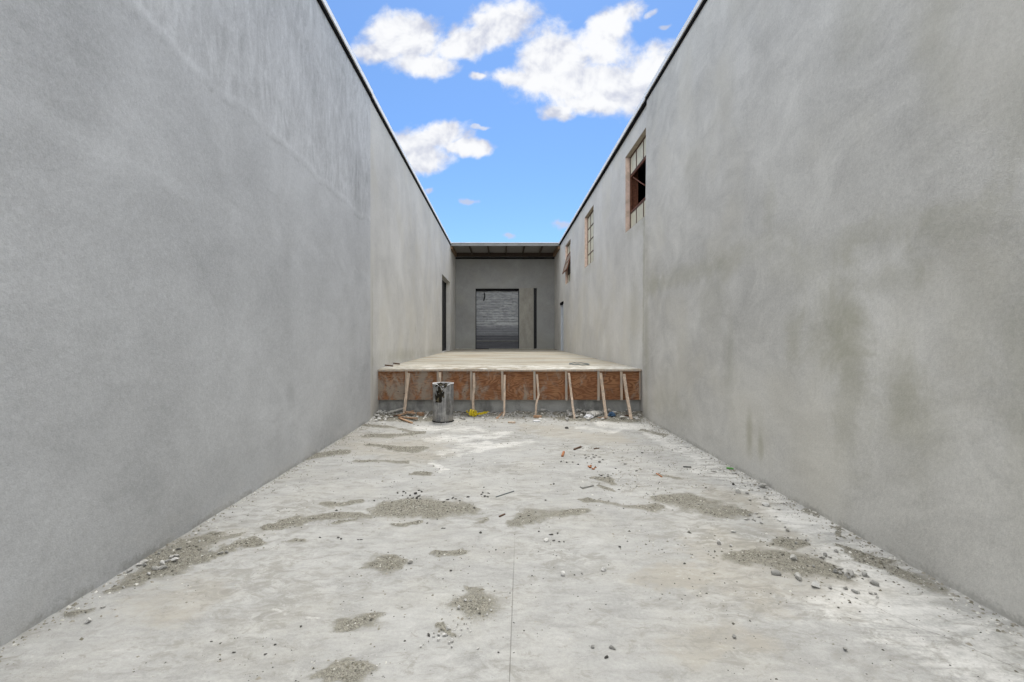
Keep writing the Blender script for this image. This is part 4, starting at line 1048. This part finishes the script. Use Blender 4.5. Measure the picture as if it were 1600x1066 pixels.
board('splinter', 'splinter', 'dark brown splinter left of the brace nearest the right wall', fl(976, 653.5), fl(984, 654), .05, .04, 'scrap_dark', .03, .03)
board('stick', 'stick', 'dark brown stick lying alone behind the brick bits', fl(897, 703.5), fl(908, 699), .022, .02, 'scrap_dark')
board('stick', 'stick', 'thin orange stick near the right wall behind the sand', fl(1026, 741), fl(1034, 746), .014, .012, 'brick')
board('stick', 'stick', 'small grey stick lying on sand right of the brick bits', fl(928, 702), fl(936, 701), .018, .012, 'scrap_dark')
board('stick', 'stick', 'long grey stick right of the long sand streak', fl(775, 777), fl(803, 768), .010, .008, 'hose')
board('stick', 'stick', 'black strip lying flat on the white dust by the right wall', fl(1068, 730), fl(1080, 730.5), .02, .01, 'black_trim_and_shade')
board('stick', 'stick', 'short grey twig below the long sand streak', fl(780, 808), fl(789, 804), .014, .01, 'scrap_dark')
board('chip', 'flat chip', 'flat grey chip lying right of the sand tongue in mid floor', fl(908, 763), fl(926, 759), .05, .016, 'stone_grey')
board('chip', 'flat chip', 'reddish curled chip left of the brick bits', fl(878.5, 714), fl(881, 707), .03, .02, 'brick')
lab = 'orange broken brick bit in the middle of the dark crumbs'
for (px, py, w) in ((921, 731, 5), (926, 733.5, 6), (924, 728, 4), (919, 729, 4), (930, 731, 3.5)): stone(px, py, w, 'brick', lab, 'orange brick bits', 'brick_bit', 'brick bit', 0.8)
for i, (px, py) in enumerate(((907, 717), (943, 640 + 85))):
    pass
# dark battens lying on the dock by the left wall
for (pa, pb, l) in (((-2.60, 10.66), (-2.44, 10.72), 'dark stick lying on the dock against the left wall, nearer one'), ((-2.59, 11.45), (-2.45, 11.5), 'dark stick lying on the dock against the left wall, farther one')):
    za = deck_z(pa[1]) + 0.012
    board('dark_stick', 'stick', l, pa, pb, .05, .03, 'scrap_dark', za + .02, za)
# hoop on the dock
HC = Vector((1.87, 11.65, deck_z(11.65) + 0.022))
bm = bmesh.new(); tube(bm, [HC + Vector((0.225 * math.cos(2 * math.pi * i / 48), 0.46 * math.sin(2 * math.pi * i / 48), 0.004 * math.sin(i))) for i in range(48)], 0.012, 8, True)
tag(obj('hose_coil', bm, MAT['hose'], loc=HC, smooth=True), 'dark grey hose ring lying on the dock near its right front corner', 'hose')
# white lid
c = fl(838.5, 658.5); bm = bmesh.new()
rs = [(0.0, .016), (.066, .016), (.074, .012), (.076, 0.0)]
prev = None
for r, z in rs:
    ring = [bm.verts.new((c.x + max(r, .002) * math.cos(k * math.pi / 16), c.y + max(r, .002) * math.sin(k * math.pi / 16), hat(c.x, c.y) + z + 0.004)) for k in range(32)]
    if prev:
        for k in range(32): bm.faces.new((prev[k], prev[(k + 1) % 32], ring[(k + 1) % 32], ring[k]))
    else: bm.faces.new(ring)
    prev = ring
bm.faces.new(prev[::-1])
tag(obj('plastic_disc', bm, MAT['white_plastic'], loc=(c.x, c.y, 0), smooth=False), 'round white plastic disc lying below the broken brace', 'plastic disc')
# yellow strap
def ribbon(bm, pts, w, t=0.004):
    n = len(pts)
    for i in range(n - 1):
        a, b = pts[i], pts[i + 1]; d = (b - a).normalized()
        s = d.cross(Vector((random.uniform(-.5, .5), random.uniform(-.5, .2), 1))).normalized()
        prism(bm, [a, b], w, t)
Y0p = fl(738, 653.5); bm = bmesh.new()
for k in range(10):
    c = Y0p + Vector((random.gauss(0, .035), random.gauss(0, .03), 0)); c.z = hat(c.x, c.y) + random.uniform(.02, .10)
    pts = []; a0 = random.uniform(0, 6.28); ax_ = Vector((random.uniform(-1, 1), random.uniform(-1, 1), random.uniform(-.6, .6))).normalized()
    r = random.uniform(.025, .055)
    u = ax_.orthogonal().normalized(); v_ = ax_.cross(u)
    for i in range(9): pts.append(c + (u * math.cos(a0 + i * .62) + v_ * math.sin(a0 + i * .62)) * r)
    pts = [Vector((p.x, p.y, max(p.z, hat(p.x, p.y) + .006))) for p in pts]
    prism(bm, pts, random.uniform(.02, .034), .005)
tail = []
for i in range(14):
    p = fl(741 + i * 1.75, 653.2 - i * 0.16); p.z = hat(p.x, p.y) + .016 + .008 * math.sin(i * 1.7); tail.append(p)
prism(bm, tail, .040, .006); prism(bm, [p + Vector((0.01, 0.012, .018 + .006 * math.sin(i * 2.2))) for i, p in enumerate(tail[:11])], .030, .005)
tag(obj('yellow_strap', bm, MAT['yellow'], loc=(Y0p.x, Y0p.y, 0)), 'crumpled bright yellow strap at the foot of a brace right of the drum', 'strap')
# crumpled bags and blue plastic
def crumple(name, label, cat, px, py, wpx, hz, mat, seed, dy=0.12, z=0.0):
    c = fl(px, py); s = wpx * c.y / F / 2
    bm = bmesh.new(); bmesh.ops.create_icosphere(bm, subdivisions=4, radius=1)
    for v in bm.verts:
        p = v.co.copy(); n1 = mnoise.fractal(p * 1.6 + Vector((seed, 0, 0)), .6, 2, 4); r2 = mnoise.ridged_multi_fractal(p * 1.9 + Vector((0, seed, 0)), .8, 2.1, 4, 1.0, 2.0)
        k = 0.86 + 0.28 * n1 + 0.10 * (r2 - 1)
        v.co = Vector((c.x + p.x * k * s, c.y + p.y * k * dy, hat(c.x, c.y) + z + max(p.z * k + .35, 0.02) * hz))
    tag(obj(name, bm, MAT[mat], loc=(c.x, c.y, hat(c.x, c.y)), smooth=False), label, cat)
crumple('crumpled_bag', 'pale crumpled bag heaped at the dock right of the slender brace, upper one', 'bag', 926, 653, 27, .060, 'bag', 3.1, .13, .0)
crumple('crumpled_bag', 'white crumpled bag lying in front of the larger pale bag', 'bag', 920, 655.5, 15, .05, 'white_plastic', 8.3, .08)
crumple('plastic_wad', 'crumpled blue plastic between the two braces near the right wall', 'plastic', 956, 654, 12, .06, 'blue', 5.7, .07, .02)
# green scrap by the right wall
p = fl(1145.5, 733.5); p.x = min(p.x, WR - .07)
bm = bmesh.new(); tube(bm, [p + Vector((-.035, .02, hat(p.x, p.y) + .012)), p + Vector((.02, -.012, hat(p.x, p.y) + .012)), p + Vector((.032, -.02, hat(p.x, p.y) + .012))], .011, 10)
tag(obj('green_tube', bm, MAT['green'], loc=(p.x, p.y, 0), smooth=False), 'short bright green plastic tube lying by the right wall', 'plastic')

# ------------------------------------------------------------------ sky, sun, camera
SUN_EL, SUN_AZ = R(66), R(6)      # azimuth measured from +Y towards +X
w = bpy.data.worlds.new('World'); S.world = w; w.use_nodes = True
n = NT(w.node_tree); bg = w.node_tree.nodes['Background']
sky = n.node('ShaderNodeTexSky', sky_type='NISHITA')
sky.sun_disc = False; sky.sun_elevation = SUN_EL; sky.sun_rotation = SUN_AZ
sky.air_density = 1.0; sky.dust_density = 0.6; sky.ozone_density = 1.5
SKYK = 0.10
d = n.node('ShaderNodeTexCoord').outputs['Generated']
x, y, z = n.sep(d)
ys_ = n.m('MAXIMUM', y, 0.03)
u, v = n.m('DIVIDE', x, ys_), n.m('DIVIDE', z, ys_)
uv = n.comb(u, v, 0.0)
CL = [(640, 55, 62, 38, 0), (598, 76, 48, 18, 0), (662, 98, 50, 22, 0), (775, 40, 62, 32, 14), (722, 62, 44, 28, 0),
      (872, 85, 58, 46, 0), (845, 122, 62, 28, 0), (955, 38, 58, 24, 30), (930, 70, 54, 32, 0), (925, 128, 125, 40, 0), (1020, 118, 78, 46, 10), (872, 168, 34, 15, 0), (925, 160, 80, 18, 0), (800, 118, 50, 22, 0), (748, 121, 13, 9, 0),
      (684, 215, 52, 26, 0), (655, 242, 48, 24, 0), (722, 232, 48, 11, 0), (757, 233, 16, 11, 0), (630, 222, 40, 20, 0)]
FA = [(730, 312, 20, 7, 8), (876, 354, 19, 10, 0), (797, 371, 12, 6, 0), (668, 298, 12, 7, 0), (745, 205, 20, 5, 10), (1045, 42, 10, 6, 0), (1020, 20, 12, 6, 20)]
turb = n.noise(uv, 5.0, 4, 0.62, 0.25, True)
uvd = n.vm('ADD', uv, n.vm('SCALE', n.vm('SUBTRACT', turb, (0.5, 0.5, 0.5))))
uvd.node.inputs[1].links[0].from_node.inputs['Scale'].default_value = 0.09
def field(lst):
    f = -1.0
    for (cx, cy, a, b_, rot) in lst:
        q = n.map(uvd, loc=((cx - VX) / F, (VY - cy) / F, 0), rot=(0, 0, R(rot)), sc=(a / F, b_ / F, 1), typ='TEXTURE')
        e = n.m('SUBTRACT', 1.0, n.vm('LENGTH', n.vm('MULTIPLY', q, (1, 1, 0))))
        f = e if isinstance(f, float) else n.m('SMOOTH_MAX', f, e, 0.18)
    return f
puff = n.noise(uv, 10.0, 6, 0.62, 0.35)
wisp = n.noise(uv, 34.0, 4, 0.65, 0.4)
fe = field(CL)
dens = n.m('ADD', n.m('ADD', n.m('ADD', fe, 0.26), n.m('MULTIPLY', n.m('SUBTRACT', puff, 0.5), 1.9)), n.m('MULTIPLY', n.m('SUBTRACT', wisp, 0.5), 0.55))
mk = n.ss(dens, -0.06, 0.66)
ff = field(FA)
mkf = n.m('MULTIPLY', n.ss(n.m('ADD', ff, n.m('MULTIPLY', n.m('SUBTRACT', wisp, 0.5), 1.6)), 0.05, 0.7), 0.75)
front = n.ss(y, 0.02, 0.12)
mk = n.m('MULTIPLY', n.m('MAXIMUM', mk, mkf), front)
# self-shading of the cloud bodies: a second sample of the density lower down
up = n.noise(n.map(uv, loc=(-0.008, 0.032, 0)), 5.5, 4, 0.6, 0.3); here = n.noise(uv, 5.5, 4, 0.6, 0.3)
up2 = n.noise(n.map(uv, loc=(-0.004, 0.012, 0)), 14.0, 4, 0.62, 0.3); here2 = n.noise(uv, 14.0, 4, 0.62, 0.3)
rel = n.m('ADD', n.m('MULTIPLY', n.m('SUBTRACT', here, up), 2.6), n.m('MULTIPLY', n.m('SUBTRACT', here2, up2), 1.6))
light = n.ss(n.m('ADD', n.m('ADD', rel, 0.56), n.m('MULTIPLY', fe, 0.35)), 0.10, 0.95)
# unseen broken cloud added overhead and behind the camera to whiten and lift ambient light
zc = n.m('MAXIMUM', n.m('ADD', z, 0.12), 0.05)
ov = n.comb(n.m('DIVIDE', x, zc), n.m('DIVIDE', y, zc), 0.0)
cov = n.ss(n.noise(ov, 1.3, 3, 0.6, 0.3), 0.26, 0.44)
reg = n.m('MAXIMUM', n.ss(z, 0.62, 0.78), n.ss(y, 0.12, -0.15))
mk2 = n.m('MULTIPLY', n.m('MULTIPLY', cov, reg), n.ss(z, -0.02, 0.06))
skc = n.mix(1.0, n.vm('SCALE', sky.outputs[0]), (0.51, 0.70, 0.90), 'MULTIPLY')
skc.node.inputs[6].links[0].from_node.inputs['Scale'].default_value = 1.0
SKYGAIN = skc.node.inputs[6].links[0].from_node
CLOUDV = 5.0
ccol = n.mix(light, sc3((0.62, 0.655, 0.78), CLOUDV), sc3((0.99, 1.0, 1.02), CLOUDV * 1.02))
out = n.mix(mk, skc, ccol)
out = n.mix(mk2, out, (9.3, 9.4, 9.6))
n.l.new(out, bg.inputs['Color']); bg.inputs['Strength'].default_value = SKYK

sl = bpy.data.lights.new('sun', 'SUN'); sl.energy = 1.3; sl.angle = R(16); sl.color = (1.0, 0.955, 0.89)
so = link(bpy.data.objects.new('sun', sl))
dirv = Vector((math.sin(SUN_AZ) * math.cos(SUN_EL), math.cos(SUN_AZ) * math.cos(SUN_EL), math.sin(SUN_EL)))
so.rotation_euler = dirv.to_track_quat('Z', 'Y').to_euler(); so.location = (0, 0, 30)

cd = bpy.data.cameras.new('camera'); cam = link(bpy.data.objects.new('camera', cd))
cam.location = (0, 0, CAMH); cam.rotation_euler = (R(90), 0, 0)
cd.sensor_width = 36; cd.lens = 36 * F / 1600; cd.shift_x = 15.5 / 1600; cd.shift_y = -2.0 / 1600
cd.clip_start = 0.05; cd.clip_end = 3000
S.camera = cam
w.cycles.sampling_method = 'MANUAL'; w.cycles.sample_map_resolution = 512
vs_ = S.view_settings
vs_.view_transform = 'Standard'; vs_.look = 'None'; vs_.exposure = 0.95; vs_.gamma = 1.0; vs_.use_curve_mapping = False
S.render.resolution_x = 1024; S.render.resolution_y = 682
S.cycles.max_bounces = 6; S.cycles.diffuse_bounces = 4
S.cycles.use_adaptive_sampling = True; S.cycles.adaptive_threshold = 0.02
